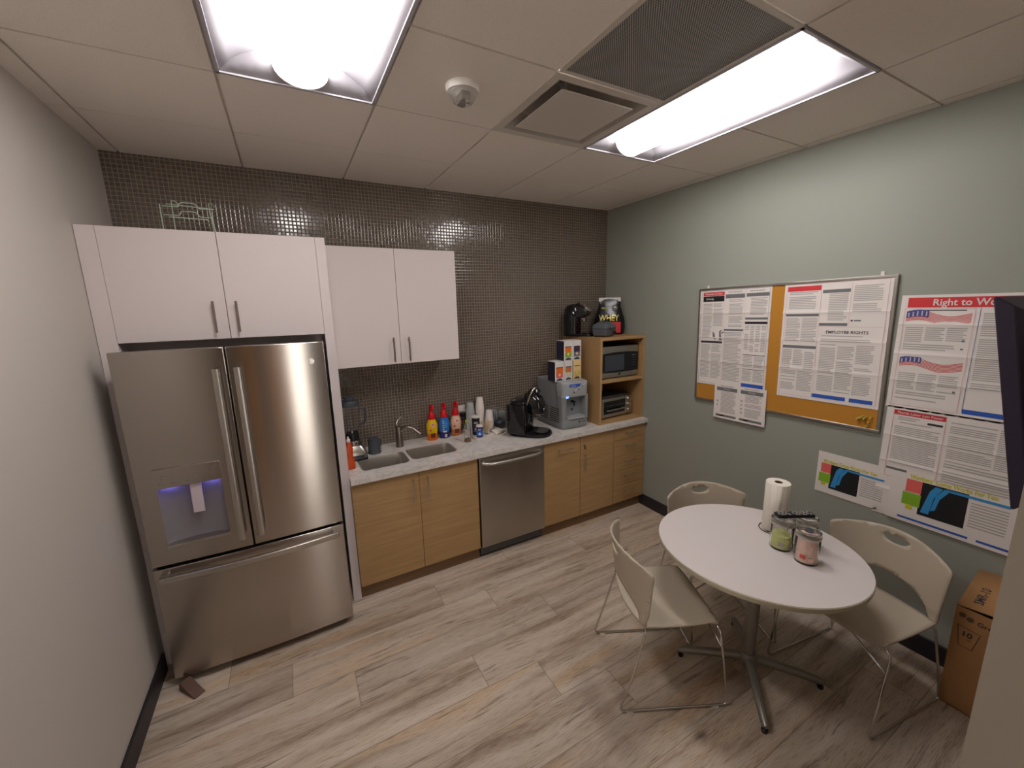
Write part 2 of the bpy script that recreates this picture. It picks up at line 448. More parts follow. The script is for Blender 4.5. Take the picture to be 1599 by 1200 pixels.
def part(name, mb, mats, parent, local=False, label=None, **k):
    R = ROOT[parent.name]
    o = mesh_obj(name, mb, mats, None if local else R.inverted(), **k); o.parent = parent
    ROOT[o.name] = R; props(o, label); return o
def solo(name, mb, mats, label, cat, loc=(0, 0, 0), rotz=0.0, group=None, local=False, **k):
    R = Matrix.Translation(loc) @ Matrix.Rotation(rotz, 4, 'Z')
    o = mesh_obj(name, mb, mats, None if local else R.inverted(), **k)
    o.location = loc; o.rotation_euler = (0, 0, rotz); ROOT[o.name] = R
    props(o, label, cat, group); return o
def struct(name, mb, mats, **k):
    o = mesh_obj(name, mb, mats, None, **k); o['kind'] = 'structure'; ROOT[o.name] = Matrix.Identity(4); return o
def copy_tree(o, parent=None):
    c = o.copy(); COL.objects.link(c)
    if parent: c.parent = parent
    for ch in list(o.children): copy_tree(ch, c)
    return c

# ------------------------------------------------------------------ room shell
struct('floor', MB().box(XL - .1, W + .1, YB - .1, .1, -.1, 0), M['floor'])
struct('wall_back', MB().box(XL - .1, W + .1, 0, .1, 0, H + .2), M['tile'])
struct('wall_left', MB().box(XL - .1, XL, YB, 0, 0, H + .2), M['wall_l'])
struct('wall_right', MB().box(W, W + .1, PY, 0, 0, H + .2), M['wall_r'])
struct('wall_front', MB().box(PX, W + .1, YB, PY, 0, H + .2), M['wall_p'])
# rear wall behind the camera: gap added for fill light and a bright refrigerator streak
struct('wall_rear', MB().box(XL - .1, 1.10, YB - .1, YB, 0, H + .2).box(1.42, PX, YB - .1, YB, 0, H + .2).box(1.10, 1.42, YB - .1, YB, 2.6, H + .2), M['wall_p'])
struct('streak_panel_1', MB().box(.72, 1.04, YB + .005, YB + .045, .01, 2.4), M['door'])  # unseen panel, added to give the refrigerator an orange reflection
struct('streak_strips_1', MB().box(.32, .50, YB, YB + .05, 0, 2.46).box(1.04, 1.10, YB, YB + .05, 0, 2.6), M['door'])  # unseen strips, added for further orange streaks in the steel door
for nm, a in (('baseboard_left', (XL, XL + .014, YB, -.62)), ('baseboard_right', (W - .014, W, PY, -.57))):
    struct(nm, MB().box(*a, 0, .115), M['base'], bev=.004)
struct('baseboard_front', MB().box(PX - .012, PX, YB, PY, 0, .115).box(PX - .012, W - .015, PY, PY + .012, 0, .115), M['base'])

# ceiling: grid at H + .01, tegular tiles hanging to H
xs = [XL] + [XA + T * k for k in range(-1, 6)] + [W]
ys = [0.0] + [Y1 + T - T * k for k in range(0, 6)] + [YB]
fix = {(2, 2), (2, 3), (5, 2), (5, 3), (4, 2), (4, 3)}
cm = MB()
for i in range(len(xs) - 1):
    for j in range(len(ys) - 1):
        if (i, j) in fix: continue
        x0, x1, y0, y1 = xs[i], xs[i + 1], ys[j + 1], ys[j]
        gx0 = .0 if i == 0 else .0055; gx1 = 0 if i == len(xs) - 2 else .0055
        gy1 = .0 if j == 0 else (.0018 if j == 1 else .0055); gy0 = .0018 if j == 0 else .0055
        cm.box(x0 + gx0, x1 - gx1, y0 + gy0, y1 - gy1, H, H + .02)
        cm.box(x0, x1, y0, y1, H + .009, H + .03, 1)
# bars beside the fixtures and slab above everything
for (i, j) in fix:
    cm.box(xs[i], xs[i + 1], ys[j + 1], ys[j], H + .30, H + .32, 1)
struct('ceiling', cm, [M['ceil'], M['grid']])

# ------------------------------------------------------------------ ceiling lights
def troffer(x0, label):
    x1 = x0 + T; y1 = Y1; y0 = Y1 - 2 * T; cx = (x0 + x1) / 2
    t = thing('ceiling_light', label, 'ceiling light', (cx, (y0 + y1) / 2, H), group='recessed ceiling lights')
    f = MB()   # frame flange
    e = .012
    for b in ((x0 + .004, x1 - .004, y1 - e - .004, y1 - .004), (x0 + .004, x1 - .004, y0 + .004, y0 + e + .004), (x0 + .004, x0 + e + .004, y0, y1), (x1 - e - .004, x1 - .004, y0, y1)):
        f.box(*b, H - .003, H + .008)
    part('frame', f, M['reflector'], t)
    # curved reflector pan with sloping ends
    r = MB(); a0, a1 = x0 + .016, x1 - .016; b0, b1 = y0 + .016, y1 - .016; en = .10; D = .085
    n = 14; mid = []
    for k in range(n + 1):
        q = k / n; xx = a0 + (a1 - a0) * q; zz = H + .004 + D * math.sin(PI * q) ** .7 if 0 < q < 1 else H + .004
        mid.append((xx, zz))
    r.loft([[(x, b0 + en * min(1, (z - H) / D), z) for x, z in mid], [(x, b1 - en * min(1, (z - H) / D), z) for x, z in mid]], 0, False, False, closed=False)
    for yy, s in ((b0, 1), (b1, -1)):
        vs = [(x, yy + s * en * min(1, (z - H) / D), z) for x, z in mid] + [(x, yy, H + .004) for x, z in mid]
        r.add(vs, [(k, k + 1, n + 2 + k, n + 1 + k) for k in range(n)])
    part('reflector', r, M['reflector'], t, solid=.002)
    # lens: long rounded diffuser
    l = MB(); rad = .105; m_ = 14; ring = []
    for k in range(m_ + 1):
        a = PI * k / m_; ring.append((cx - rad * math.cos(a), H + .062 - .086 * math.sin(a) ** .85 if 0 < k < m_ else H + .062))
    ring.append((cx, H + .075))
    l.loft([[(x, y0 + .075, z) for x, z in ring], [(x, y1 - .075, z) for x, z in ring]])
    part('lens', l, M['lensE'], t)
    for yy in (y0 + .070, y1 - .075):
        part('end_cap', MB().loft([[(cx + (x - cx) * 1.01, yy, z - .001) for x, z in ring], [(cx + (x - cx) * 1.01, yy + .005, z - .001) for x, z in ring]]), M['endcap'], t)
    s = MB().box(x0 + .002, x0 + .004, y0, y1, H + .0, H + .1).box(x1 - .004, x1 - .002, y0, y1, H, H + .1).box(x0, x1, y0 + .002, y0 + .004, H, H + .1).box(x0, x1, y1 - .004, y1 - .002, H, H + .1).box(x0, x1, y0, y1, H + .1, H + .104)
    part('housing', s, M['reflector'], t)
troffer(XA, 'recessed white ceiling light with glowing lens above the refrigerator side, cut by the photo top')
troffer(XA + 3 * T, 'recessed white ceiling light with glowing lens beside the dark perforated grille')

gx0, gx1 = XA + 2 * T, XA + 3 * T
t = thing('air_grille', 'dark perforated metal return air grille in the ceiling beside the right light', 'air vent', ((gx0 + gx1) / 2, Y1 - 1.5 * T, H))
part('frame', MB().box(gx0 + .003, gx1 - .003, Y1 - T - .02, Y1 - T - .003, H - .002, H + .008).box(gx0 + .003, gx1 - .003, Y1 - 2 * T + .003, Y1 - 2 * T + .02, H - .002, H + .008)
     .box(gx0 - .005, gx0 + .02, Y1 - 2 * T + .02, Y1 - T - .02, H - .002, H + .008).box(gx1 - .02, gx1 - .003, Y1 - 2 * T + .02, Y1 - T - .02, H - .002, H + .008), M['grid'], t)
part('perforated_panel', MB().box(gx0 + .016, gx1 - .016, Y1 - 2 * T + .016, Y1 - T - .016, H + .001, H + .004), M['mesh'], t)
t = thing('air_diffuser', 'square white ceiling air diffuser with a flat drop panel beside the perforated grille', 'air vent', ((gx0 + gx1) / 2, Y1 - .5 * T, H))
a, b = gx0 - .005, gx1 - .004; c_, d_ = Y1 - T + .004, Y1 + .003
def ringbox(x0, x1, y0, y1, z): return [(x0, y0, z), (x1, y0, z), (x1, y1, z), (x0, y1, z)]
f = MB().loft([ringbox(a, b, c_, d_, H + .006), ringbox(a, b, c_, d_, H - .003), ringbox(a + .045, b - .045, c_ + .045, d_ - .045, H - .001), ringbox(a + .050, b - .050, c_ + .050, d_ - .050, H + .09)], 0, False, True)
part('frame', f, M['grid'], t)
part('face_panel', MB().box(a + .095, b - .095, c_ + .095, d_ - .095, H - .006, H - .001), M['grid'], t, bev=.002)
part('bracket', MB().box(a + .098, a + .108, c_ + .098, c_ + .118, H - .001, H + .088), M['inkm'], t)
part('bracket', MB().box(a + .35, a + .39, c_ + .052, c_ + .056, H + .012, H + .05), M['grid'], t)

t = thing('alarm_strobe', 'round white ceiling alarm with a clear domed strobe cover', 'smoke alarm', (1.59, -1.545, H))
part('base', MB().lathe([(.073, H), (.073, H - .012), (.068, H - .026), (.055, H - .028)], (1.59, -1.545, 0), 32), M['plate'], t)
part('dome', MB().lathe([(.060, H - .026), (.056, H - .045), (.040, H - .064), (.018, H - .076), (.002, H - .079)], (1.59, -1.545, 0), 32), M['plast'], t)
part('strobe', MB().box(1.575, 1.605, -1.575, -1.515, H - .062, H - .028).lathe([(.01, H - .07), (.01, H - .028)], (1.605, -1.56, 0), 12, 0), M['chrome'], t)

# ------------------------------------------------------------------ refrigerator surround and upper cabinets
YS = -.5845; ZS = 2.4464
def bar_handle(mb, p0, p1, out, r=.006, post=.028):
    """round bar with two posts; out = outward vector"""
    a, b, o = Vector(p0), Vector(p1), Vector(out).normalized()
    A, B = a + o * post, b + o * post; d = (b - a).normalized()
    mb.tube([A - d * .012, B + d * .012], r, 10)
    mb.tube([a + d * .01, A + d * .01], r * .75, 8); mb.tube([b - d * .01, B - d * .01], r * .75, 8)
    return mb
t = thing('refrigerator_surround', 'tall white laminate surround with two doors over the refrigerator', 'cabinet', (.52, -.29, 0))
part('side_panel', MB().box(XL + .002, .055, YS, -.002, 0, ZS), M['white'], t, bev=.001)
part('side_panel', MB().box(1.015, 1.068, YS, -.002, 0, ZS), M['white'], t, bev=.001)
part('body', MB().box(.055, 1.015, YS + .024, -.002, 1.8771 + .005, ZS - .002).box(.055, 1.015, YS + .2, YS + .22, 1.80, 1.8771), M['white'], t)
for x0, x1, hx in ((.0565, .5325, .476), (.5355, 1.0135, .582)):
    dr = part('door', MB().box(x0, x1, YS, YS + .02, 1.8771, ZS - .0005), M['white'], t, bev=.001)
    part('handle', bar_handle(MB(), (hx, YS, 1.925), (hx, YS, 2.07), (0, -1, 0)), M['nickel'], dr)
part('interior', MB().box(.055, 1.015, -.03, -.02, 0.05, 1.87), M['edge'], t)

t = thing('wall_cabinet', 'white two door wall cabinet hanging over the sink', 'cabinet', (1.53, -.17, 1.62))
part('body', MB().box(1.071, 1.9808, -.33, -.001, 1.6215, 2.4355), M['white'], t, bev=.001)
for x0, x1, hx in ((1.071, 1.5265, 1.476), (1.5295, 1.9813, 1.587)):
    dr = part('door', MB().box(x0, x1, -.35, -.331, 1.6215, 2.436), M['white'], t, bev=.001)
    part('handle', bar_handle(MB(), (hx, -.35, 1.652), (hx, -.35, 1.805), (0, -1, 0)), M['nickel'], dr)

# ------------------------------------------------------------------ refrigerator
FX0, FX1, FY, FZ, FM = .0651, .9861, -.8021, 1.8455, .7149; FXM = .5186
t = thing('refrigerator', 'stainless steel french door refrigerator with water dispenser and bottom freezer drawer', 'refrigerator', (.525, -.45, 0))
part('body', MB().box(FX0 + .012, FX1 - .006, -.74, -.06, .03, 1.80), M['grey_case'], t, bev=.004)
part('hinge_cover', MB().box(FX0 + .03, FX1 - .03, -.72, -.5, 1.80, 1.825), M['black'], t, bev=.004)
def bowed_panel(x0, x1, z0, z1, hole=None, bow=.016):
    """door skin whose front bows gently outwards across the whole refrigerator width"""
    xm, hw = (FX0 + FX1) / 2, (FX1 - FX0) / 2
    def fy(x): return FY - bow * (1 - ((x - xm) / hw) ** 2) + bow * .6
    m = MB(); N = 16
    xs_ = [x0 + (x1 - x0) * k / N for k in range(N + 1)]
    if hole:
        hx0, hx1, hz0, hz1 = hole; xs_ = sorted([q for q in xs_ if abs(q - hx0) > .008 and abs(q - hx1) > .008] + [hx0, hx1])
        zs_ = [z0, hz0, hz1, z1]
    else: zs_ = [z0, z1]
    idx = {}
    for i, xx in enumerate(xs_):
        for k, zz in enumerate(zs_): idx[(i, k)] = len(m.v); m.v.append(Vector((xx, fy(xx), zz)))
    for i in range(len(xs_) - 1):
        for k in range(len(zs_) - 1):
            if hole and k == 1 and hx0 - 1e-6 <= xs_[i] and xs_[i + 1] <= hx1 + 1e-6: continue
            m.f.append([idx[(i, k)], idx[(i + 1, k)], idx[(i + 1, k + 1)], idx[(i, k + 1)]]); m.m.append(0)
    # returns to the back
    yb = -.745
    e = lambda a: [idx[q] for q in a]
    def skirt(line):
        pts = [m.v[q] for q in line]; o = len(m.v); m.v += [Vector((p.x, yb, p.z)) for p in pts]
        for q in range(len(line) - 1): m.f.append([line[q], line[q + 1], o + q + 1, o + q]); m.m.append(0)
    n = len(xs_) - 1; kz = len(zs_) - 1
    skirt(e([(i, 0) for i in range(n + 1)])); skirt(e([(i, kz) for i in range(n + 1)]))
    skirt(e([(0, k) for k in range(kz + 1)])); skirt(e([(n, k) for k in range(kz + 1)]))
    return m, fy
DX0, DX1, DZ0, DZ1 = .150, .418, .835, 1.152
m_, fy = bowed_panel(FX0, FXM - .004, FM + .012, FZ, (DX0, DX1, DZ0, DZ1))
ld = part('door', m_, M['steel'], t, bev=.004, bseg=3)
m_, fy = bowed_panel(FXM + .004, FX1, FM + .012, FZ)
rd = part('door', m_, M['steel'], t, bev=.004, bseg=3)
m_, fy = bowed_panel(FX0, FX1, .05, FM - .006)
dw = part('freezer_drawer', m_, M['steel'], t, bev=.004, bseg=3)
part('gasket', MB().box(FX0 + .01, FX1 - .01, -.757, -.74, .06, FZ - .01), M['black'], t)
def dhandle(x):
    m = MB(); a, b = .80, 1.742
    y = fy(x)
    m.prism(rr(x - .016, x + .016, y - .062, y - .038, .006, 3), a, b)
    m.prism(rr(x - .009, x + .009, y - .05, y + .004, .004, 2), a + .01, a + .05)
    m.prism(rr(x - .009, x + .009, y - .05, y + .004, .004, 2), b - .05, b - .01)
    return m
part('handle', dhandle(.474), M['steel_s'], ld); part('handle', dhandle(.566), M['steel_s'], rd)
m = MB(); pts = []
for k in range(25):
    q = k / 24; x = FX0 + .03 + (FX1 - FX0 - .06) * q; pts.append((x, fy(x) - .042 - .016 * math.sin(PI * q), .668))
m.tube(pts, .013, 4, 0, sq=(.008, .016))
for x in (FX0 + .045, FX1 - .045): m.box(x - .018, x + .018, fy(x) - .046, fy(x) + .004, .660, .678)
part('handle', m, M['steel_s'], dw, bev=.003)
# dispenser
cx = (DX0 + DX1) / 2; hw = (DX1 - DX0) / 2
m = MB()
dep = lambda x: -.748 + .0 * x
N = 14; rows = []
yfd = fy(cx)
def alcove_y(q): return yfd + .008 + .036 * math.sqrt(max(0, 1 - q * q))
ring0 = [(cx + hw * (-1 + 2 * k / N), alcove_y(-1 + 2 * k / N)) for k in range(N + 1)]
ringz = lambda z: [(x, y, z) for x, y in ring0]
m.loft([ringz(DZ0), ringz(DZ1)], 0, False, False, closed=False)
m.add([(x, y, DZ1) for x, y in ring0] + [(x, yfd, DZ1) for x, y in ring0], [(k, k + 1, N + 2 + k, N + 1 + k) for k in range(N)])
m.quad((DX0, yfd, DZ0), (DX0, ring0[0][1], DZ0), (DX0, ring0[0][1], DZ1), (DX0, yfd, DZ1))
m.quad((DX1, yfd, DZ0), (DX1, ring0[-1][1], DZ0), (DX1, ring0[-1][1], DZ1), (DX1, yfd, DZ1))
part('dispenser_alcove', m, M['disp'], ld)
part('drip_tray', MB().prism([(x, y) for x, y in ring0] + [(DX1, yfd - .014), (DX0, yfd - .014)], DZ0 - .008, DZ0 + .006), M['steel_s'], ld)
m = MB().prism(rr(DX0 - .012, DX1 + .004, DZ1 - .002, DZ1 + .100, .006, 3), yfd - .008, yfd + .01, 0, 'xz')
cp = part('control_panel', m, M['steel'], ld, bev=.002)
for x, z, w in ((.17, 1.215, .034), (.17, 1.20, .024), (.16, 1.176, .014), (.21, 1.172, .016), (.27, 1.170, .014), (.31, 1.176, .016), (.31, 1.188, .016), (.37, 1.178, .012), (.38, 1.225, .022), (.38, 1.205, .022)):
    part('button_mark', MB().box(x, x + w, yfd - .0095, yfd - .0078, z, z + .003), M['inkm'], cp)
part('paddle', MB().prism([(.280, 1.165), (.328, 1.165), (.326, .985), (.276, .985)], yfd + .004, yfd + .010, 0, 'xz'), M['lilac'], ld, bev=.002)
for q in (DX0 + .02, DX1 - .08):
    part('dispenser_lamp', MB().box(q, q + .06, yfd + .012, yfd + .026, DZ1 - .006, DZ1 - .001), M['ledE'], ld)
# badge
bx, bz = .912, 1.738; by = fy(bx)
m = MB().lathe([(.016, by - .0035), (.016, by + .004)], (bx, 0, bz), 24, 0, axis='y')
bd = part('badge', m, [M['chrome']], rd)
m = MB()
for k in range(4):
    a = k * PI / 2 + .4; m.tube([(bx + .011 * math.cos(a + q * 1.1), by - .0045, bz + .011 * math.sin(a + q * 1.1)) for q in (0, .33, .66, 1)], .0014, 5)
m.tube([(bx - .005, by - .0045, bz - .004), (bx - .001, by - .0045, bz + .005), (bx + .001, by - .0045, bz - .005), (bx + .005, by - .0045, bz + .004)], .0012, 5)
part('emblem', m, M['ink'], bd)
part('base_grille', MB().box(FX0 + .03, FX1 - .03, -.735, -.70, .006, .05), M['black'], t)
for x in (FX0 + .05, FX1 - .05):
    part('levelling_foot', MB().lathe([(.018, 0), (.018, .03)], (x, -.715, 0), 12), M['black'], t)

# wire rack on the surround
t = thing('wire_rack', 'pale wire cooling rack standing on top of the refrigerator surround', 'rack', (.40, -.35, ZS))
m = MB(); r = .0030; X0, X1, yf, yb = .295, .515, -.45, -.32
m.tube([(X0, yf, ZS + .002), (X0, yf, ZS + .145)], r, 6); m.tube([(X1 + .012, yf, ZS + .002), (X1 - .006, yf, ZS + .13)], r, 6)
m.tube([(X0, yf, ZS + .003), (X1 + .01, yf, ZS + .003)], r, 6)
m.tube([(X0 + .005, yb, ZS + .175), (X1 + .005, yb, ZS + .165)], r, 6)
for z in (.150, .105):
    m.tube(arc([(X0, yf + .06, ZS + z), (X0 + .07, yf + .06, ZS + z), (X0 + .078, yf + .06, ZS + z + .024), (X1 - .075, yf + .06, ZS + z + .024), (X1 - .060, yf + .06, ZS + z - .002), (X1, yf + .06, ZS + z)], .01, 3), r, 6)
for x in (X0 + .03, X1 - .02):
    m.tube(arc([(x + .02, yf, ZS + .01), (x, yb, ZS + .195), (x + .012, yb + .02, ZS + .200), (x + .025, yb + .04, ZS + .185)], .01, 3), r, 6)
m.tube([(X0 + .03, yf + .02, ZS + .088), (X1 - .02, yf + .02, ZS + .085)], r, 6)
m.tube([(X0, yf, ZS + .003), (X0 + .01, yb + .03, ZS + .003), (X1, yb + .03, ZS + .003), (X1 + .01, yf, ZS + .003)], r, 6)
part('wire_frame', m, M['sea'], t)

# ------------------------------------------------------------------ base cabinets
YC = -.61
def kick(m, x0, x1): return m.box(x0, x1, -.575, -.54, 0, .10)
t = thing('sink_cabinet', 'maple laminate base cabinet with two doors under the sink', 'cabinet', (1.53, -.3, 0))
part('body', MB().box(1.069, 1.990, -.588, -.57, .10, .872).box(1.069, 1.087, -.57, -.01, .1, .872).box(1.972, 1.990, -.57, -.01, .1, .872).box(1.087, 1.972, -.57, -.01, .1, .118), M['oak_v'], t)
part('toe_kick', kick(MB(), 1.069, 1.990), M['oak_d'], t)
for x0, x1, hx in ((1.071, 1.5265, 1.479), (1.5295, 1.988, 1.584)):
    dr = part('door', MB().box(x0, x1, YC, YC + .019, .104, .866), M['oak'], t, bev=.001)
    part('handle', bar_handle(MB(), (hx, YC, .66), (hx, YC, .815), (0, -1, 0)), M['chrome'], dr)

t = thing('dishwasher', 'stainless steel dishwasher under the counter', 'dishwasher', (2.295, -.3, 0))
part('body', MB().box(2.0, 2.592, -.58, -.02, .02, .868), M['grey_case'], t)
dr = part('door', MB().box(1.997, 2.594, -.625, -.585, .105, .868), M['steel'], t, bev=.004, bseg=3)
m = MB(); pts = []
for k in range(25):
    q = k / 24; x = 2.025 + .545 * q; yy = -.625 - .045 * min(1, math.sin(PI * q) * 2.2) ** .6 if 0 < q < 1 else -.622
    pts.append((x, yy, .822 - .006 * math.sin(PI * q)))
m.tube(pts, .013, 12)
part('handle', m, M['steel_s'], dr)
part('toe_panel', MB().box(2.0, 2.59, -.57, -.55, .0, .10), M['black'], t)

def end_door(name, label, x0, x1):
    t = thing(name, label, 'cabinet', ((x0 + x1) / 2, -.3, 0))
    part('body', MB().box(x0, x1, -.588, -.01, .10, .872), M['oak_v'], t)
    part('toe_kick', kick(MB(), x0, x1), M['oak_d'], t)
    return t, part('door', MB().box(x0 + .002, x1 - .002, YC, YC + .019, .104, .866), M['oak'], t, bev=.001)
t, dr = end_door('pull_out_cabinet', 'maple laminate pull out cabinet with one horizontal handle beside the dishwasher', 2.600, 2.992)
part('handle', bar_handle(MB(), (2.745, YC, .782), (2.885, YC, .782), (0, -1, 0), .005), M['chrome'], dr)
t, dr = end_door('door_cabinet', 'narrow maple laminate cabinet with lock and one vertical handle left of the drawers', 2.994, 3.392)
part('handle', bar_handle(MB(), (3.035, YC, .545), (3.035, YC, .69), (0, -1, 0), .005), M['chrome'], dr)
part('lock', MB().lathe([(.010, YC - .006), (.010, YC + .002)], (3.035, 0, .775), 16, 0, axis='y').box(3.032, 3.038, YC - .02, YC - .004, .745, .775), M['nickel'], dr)
t = thing('drawer_cabinet', 'maple laminate cabinet with five stacked drawers against the sage wall', 'cabinet', (3.59, -.3, 0))
part('body', MB().box(3.394, W - .001, -.588, -.01, .10, .872), M['oak_v'], t)
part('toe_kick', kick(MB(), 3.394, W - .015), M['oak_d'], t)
zz = [.866, .742, .578, .435, .283, .104]
for k in range(5):
    dr = part('drawer', MB().box(3.396, W - .006, YC, YC + .019, zz[k + 1] + .0025, zz[k] - .0005), M['oak'], t, bev=.001)
    zc = zz[k + 1] + (zz[k] - zz[k + 1]) * .62 + (-.01 if k == 0 else 0)
    part('handle', bar_handle(MB(), (3.525, YC, zc), (3.655, YC, zc), (0, -1, 0), .005), M['chrome'], dr)

# countertop with two sink cut-outs
B1 = rr(1.160, 1.503, -.515, -.245, .045, 6); B2 = rr(1.522, 1.887, -.490, -.232, .045, 6)
outl = [(1.069, -.638), (W - .001, -.638), (W - .001, -.001), (1.069, -.001)]
P2, F2 = cdt_region(outl, [B1, B2], .12)
m = MB(); n = len(P2)
m.add([(x, y, ZC) for x, y in P2] + [(x, y, ZC - .0385) for x, y in P2], [f for f in F2] + [tuple(n + i for i in reversed(f)) for f in F2])
for loop in (outl, B1, B2):
    L = len(loop); m.add([(x, y, ZC) for x, y in loop] + [(x, y, ZC - .0385) for x, y in loop], [(i, (i + 1) % L, L + (i + 1) % L, L + i) for i in range(L)])
solo('countertop', m, M['quartz'], 'white veined quartz countertop running along the tiled wall', 'countertop', (2.43, -.32, ZC - .0385), weld=True)
t = thing('sink', 'stainless steel double bowl sink set under the countertop', 'sink', (1.52, -.37, .72))
for loop, (x0, x1, y0, y1) in ((B1, (1.160, 1.503, -.515, -.245)), (B2, (1.522, 1.887, -.490, -.232))):
    m = MB(); g = .006
    rings = [[(x, y, ZC - .0015) for x, y in rr(x0 + .0005, x1 - .0005, y0 + .0005, y1 - .0005, .045, 6)], [(x, y, ZC - .0015) for x, y in rr(x0 + .006, x1 - .006, y0 + .006, y1 - .006, .042, 6)],
             [(x, y, ZC - .012) for x, y in rr(x0 + .009, x1 - .009, y0 + .009, y1 - .009, .042, 6)],
             [(x, y, ZC - .16) for x, y in rr(x0 + .016, x1 - .016, y0 + .016, y1 - .016, .05, 6)], [(x, y, ZC - .185) for x, y in rr(x0 + .04, x1 - .04, y0 + .04, y1 - .04, .04, 6)]]
    m.loft(rings, 0, False, True)
    bw = part('bowl', m, M['steel_sink'], t)
    part('drain', MB().lathe([(.042, ZC - .184), (.042, ZC - .181), (.030, ZC - .181), (.028, ZC - .1835)], ((x0 + x1) / 2, (y0 + y1) / 2, 0), 24), M['chrome'], bw)

t = thing('faucet', 'brushed nickel single lever faucet behind the sink', 'faucet', (1.515, -.13, ZC))
m = MB().lathe([(.033, ZC), (.032, ZC + .004), (.029, ZC + .03), (.025, ZC + .10), (.023, ZC + .150), (.016, ZC + .165)], (1.515, -.13, 0), 24)
part('body', m, M['nickel'], t)
sp = []
for k in range(13):
    q = k / 12; sp.append((1.515 + .155 * q, -.13 - .08 * q, ZC + .125 + .045 * math.sin(PI * min(1, q * 1.15) * .80) - .052 * q * q))
part('spout', MB().tube(sp, [.0185 - .005 * k / 12 for k in range(13)], 12), M['nickel'], t)
part('lever', MB().tube([(1.513, -.128, ZC + .155), (1.500, -.120, ZC + .185), (1.518, -.105, ZC + .215), (1.550, -.095, ZC + .232)], [.015, .012, .009, .008], 10).lathe([(.017, ZC + .150), (.017, ZC + .172), (.008, ZC + .18)], (1.512, -.128, 0), 16), M['nickel'], t)

# wall outlet
t = thing('wall_outlet', 'white outlet plate with a black plug on the tiled wall behind the creamer bottles', 'outlet', (2.115, -.004, 1.09))
part('plate', MB().box(2.080, 2.150, -.007, -.0005, 1.035, 1.150), M['plate'], t, bev=.002)
part('socket', MB().box(2.098, 2.132, -.009, -.006, 1.052, 1.083), M['cup'], t)
part('socket', MB().box(2.098, 2.132, -.009, -.006, 1.1, 1.131), M['cup'], t)
part('plug', MB().box(2.090, 2.140, -.05, -.009, 1.048, 1.092), M['black'], t, bev=.008)
m = MB().tube([(2.115, -.045, 1.058), (2.15, -.05, 1.02), (2.2, -.045, .96), (2.26, -.04, .922), (2.4, -.035, ZC + .006)], .004, 8)
part('cord', m, M['black'], t)

# ------------------------------------------------------------------ things on the countertop
Z0 = ZC + .0005
t = thing('blender', 'countertop blender with a clear jug and steel base beside the refrigerator panel', 'blender', (1.160, -.20, Z0))
bx, by = 1.155, -.20
m = MB()
m.loft([[(x, y, Z0 + z) for x, y in rr(bx - a, bx + a, by - b, by + b, .025, 4)] for a, b, z in ((.086, .088, .012), (.088, .09, .03), (.076, .078, .075), (.058, .06, .105))])
part('base', m, M['steel_s'], t)
part('base_skirt', MB().prism(rr(bx - .088, bx + .088, by - .09, by + .09, .02, 4), Z0, Z0 + .012), M['black'], t)
part('control_plate', MB().box(bx - .06, bx + .06, by - .0905, by - .084, Z0 + .018, Z0 + .040), M['slate'], t, bev=.001)
m = MB().lathe([(.055, Z0 + .105), (.053, Z0 + .135), (.050, Z0 + .14)], (bx, by, 0), 24)
part('collar', m, M['nickel'], t)
m = MB().lathe([(.050, Z0 + .14), (.048, Z0 + .19), (.044, Z0 + .20)], (bx, by, 0), 24)
part('blade_cup', m, M['black'], t)
m = MB().lathe([(.044, Z0 + .20), (.056, Z0 + .25), (.066, Z0 + .41), (.064, Z0 + .41), (.054, Z0 + .25), (.042, Z0 + .203)], (bx, by, 0), 28, 0, False, False)
jug = part('jug', m, M['glass'], t)
part('handle', MB().tube(arc([(bx + .062, by, Z0 + .38), (bx + .105, by - .01, Z0 + .375), (bx + .10, by - .01, Z0 + .27), (bx + .058, by, Z0 + .25)], .03, 5), .008, 8), M['slate'], jug)
m = MB().lathe([(.068, Z0 + .408), (.070, Z0 + .43), (.062, Z0 + .445), (.030, Z0 + .45), (.028, Z0 + .47), (.02, Z0 + .472)], (bx, by, 0), 28)
part('lid', m, M['slate'], t)
m = MB()
for k in range(4):
    a = k * PI / 2; m.add([(bx, by, Z0 + .206), (bx + .03 * math.cos(a), by + .03 * math.sin(a), Z0 + .22), (bx + .03 * math.cos(a + .35), by + .03 * math.sin(a + .35), Z0 + .218)], [(0, 1, 2)])
m.lathe([(.008, Z0 + .2), (.006, Z0 + .212)], (bx, by, 0), 10)
part('blades', m, M['chrome'], t)

t = thing('storage_canister', 'upturned slate grey plastic cup beside the blender', 'cup', (1.308, -.170, Z0))
part('body', MB().lathe([(.050, Z0), (.051, Z0 + .006), (.047, Z0 + .012), (.043, Z0 + .105), (.038, Z0 + .118), (.0, Z0 + .12)], (1.308, -.170, 0), 28), M['slate'], t)
part('handle', MB().tube(arc([(1.345, -.145, Z0 + .09), (1.368, -.13, Z0 + .09), (1.368, -.13, Z0 + .035), (1.35, -.145, Z0 + .03)], .02, 4), .005, 8), M['slate'], t)

t = thing('soap_bottle', 'orange dish soap bottle half hidden by the white refrigerator panel', 'bottle', (1.100, -.42, Z0))
part('body', MB().loft([[(x, y, Z0 + z) for x, y in rr(1.100 - a, 1.100 + a, -.42 - b, -.42 + b, .012, 4)] for a, b, z in ((.029, .020, 0), (.032, .022, .01), (.030, .021, .06), (.022, .018, .10), (.026, .02, .15), (.015, .015, .185), (.012, .012, .20))]), M['orange'], t)
part('cap', MB().lathe([(.013, Z0 + .198), (.013, Z0 + .215), (.007, Z0 + .22), (.006, Z0 + .235)], (1.100, -.42, 0), 16), M['cup'], t)

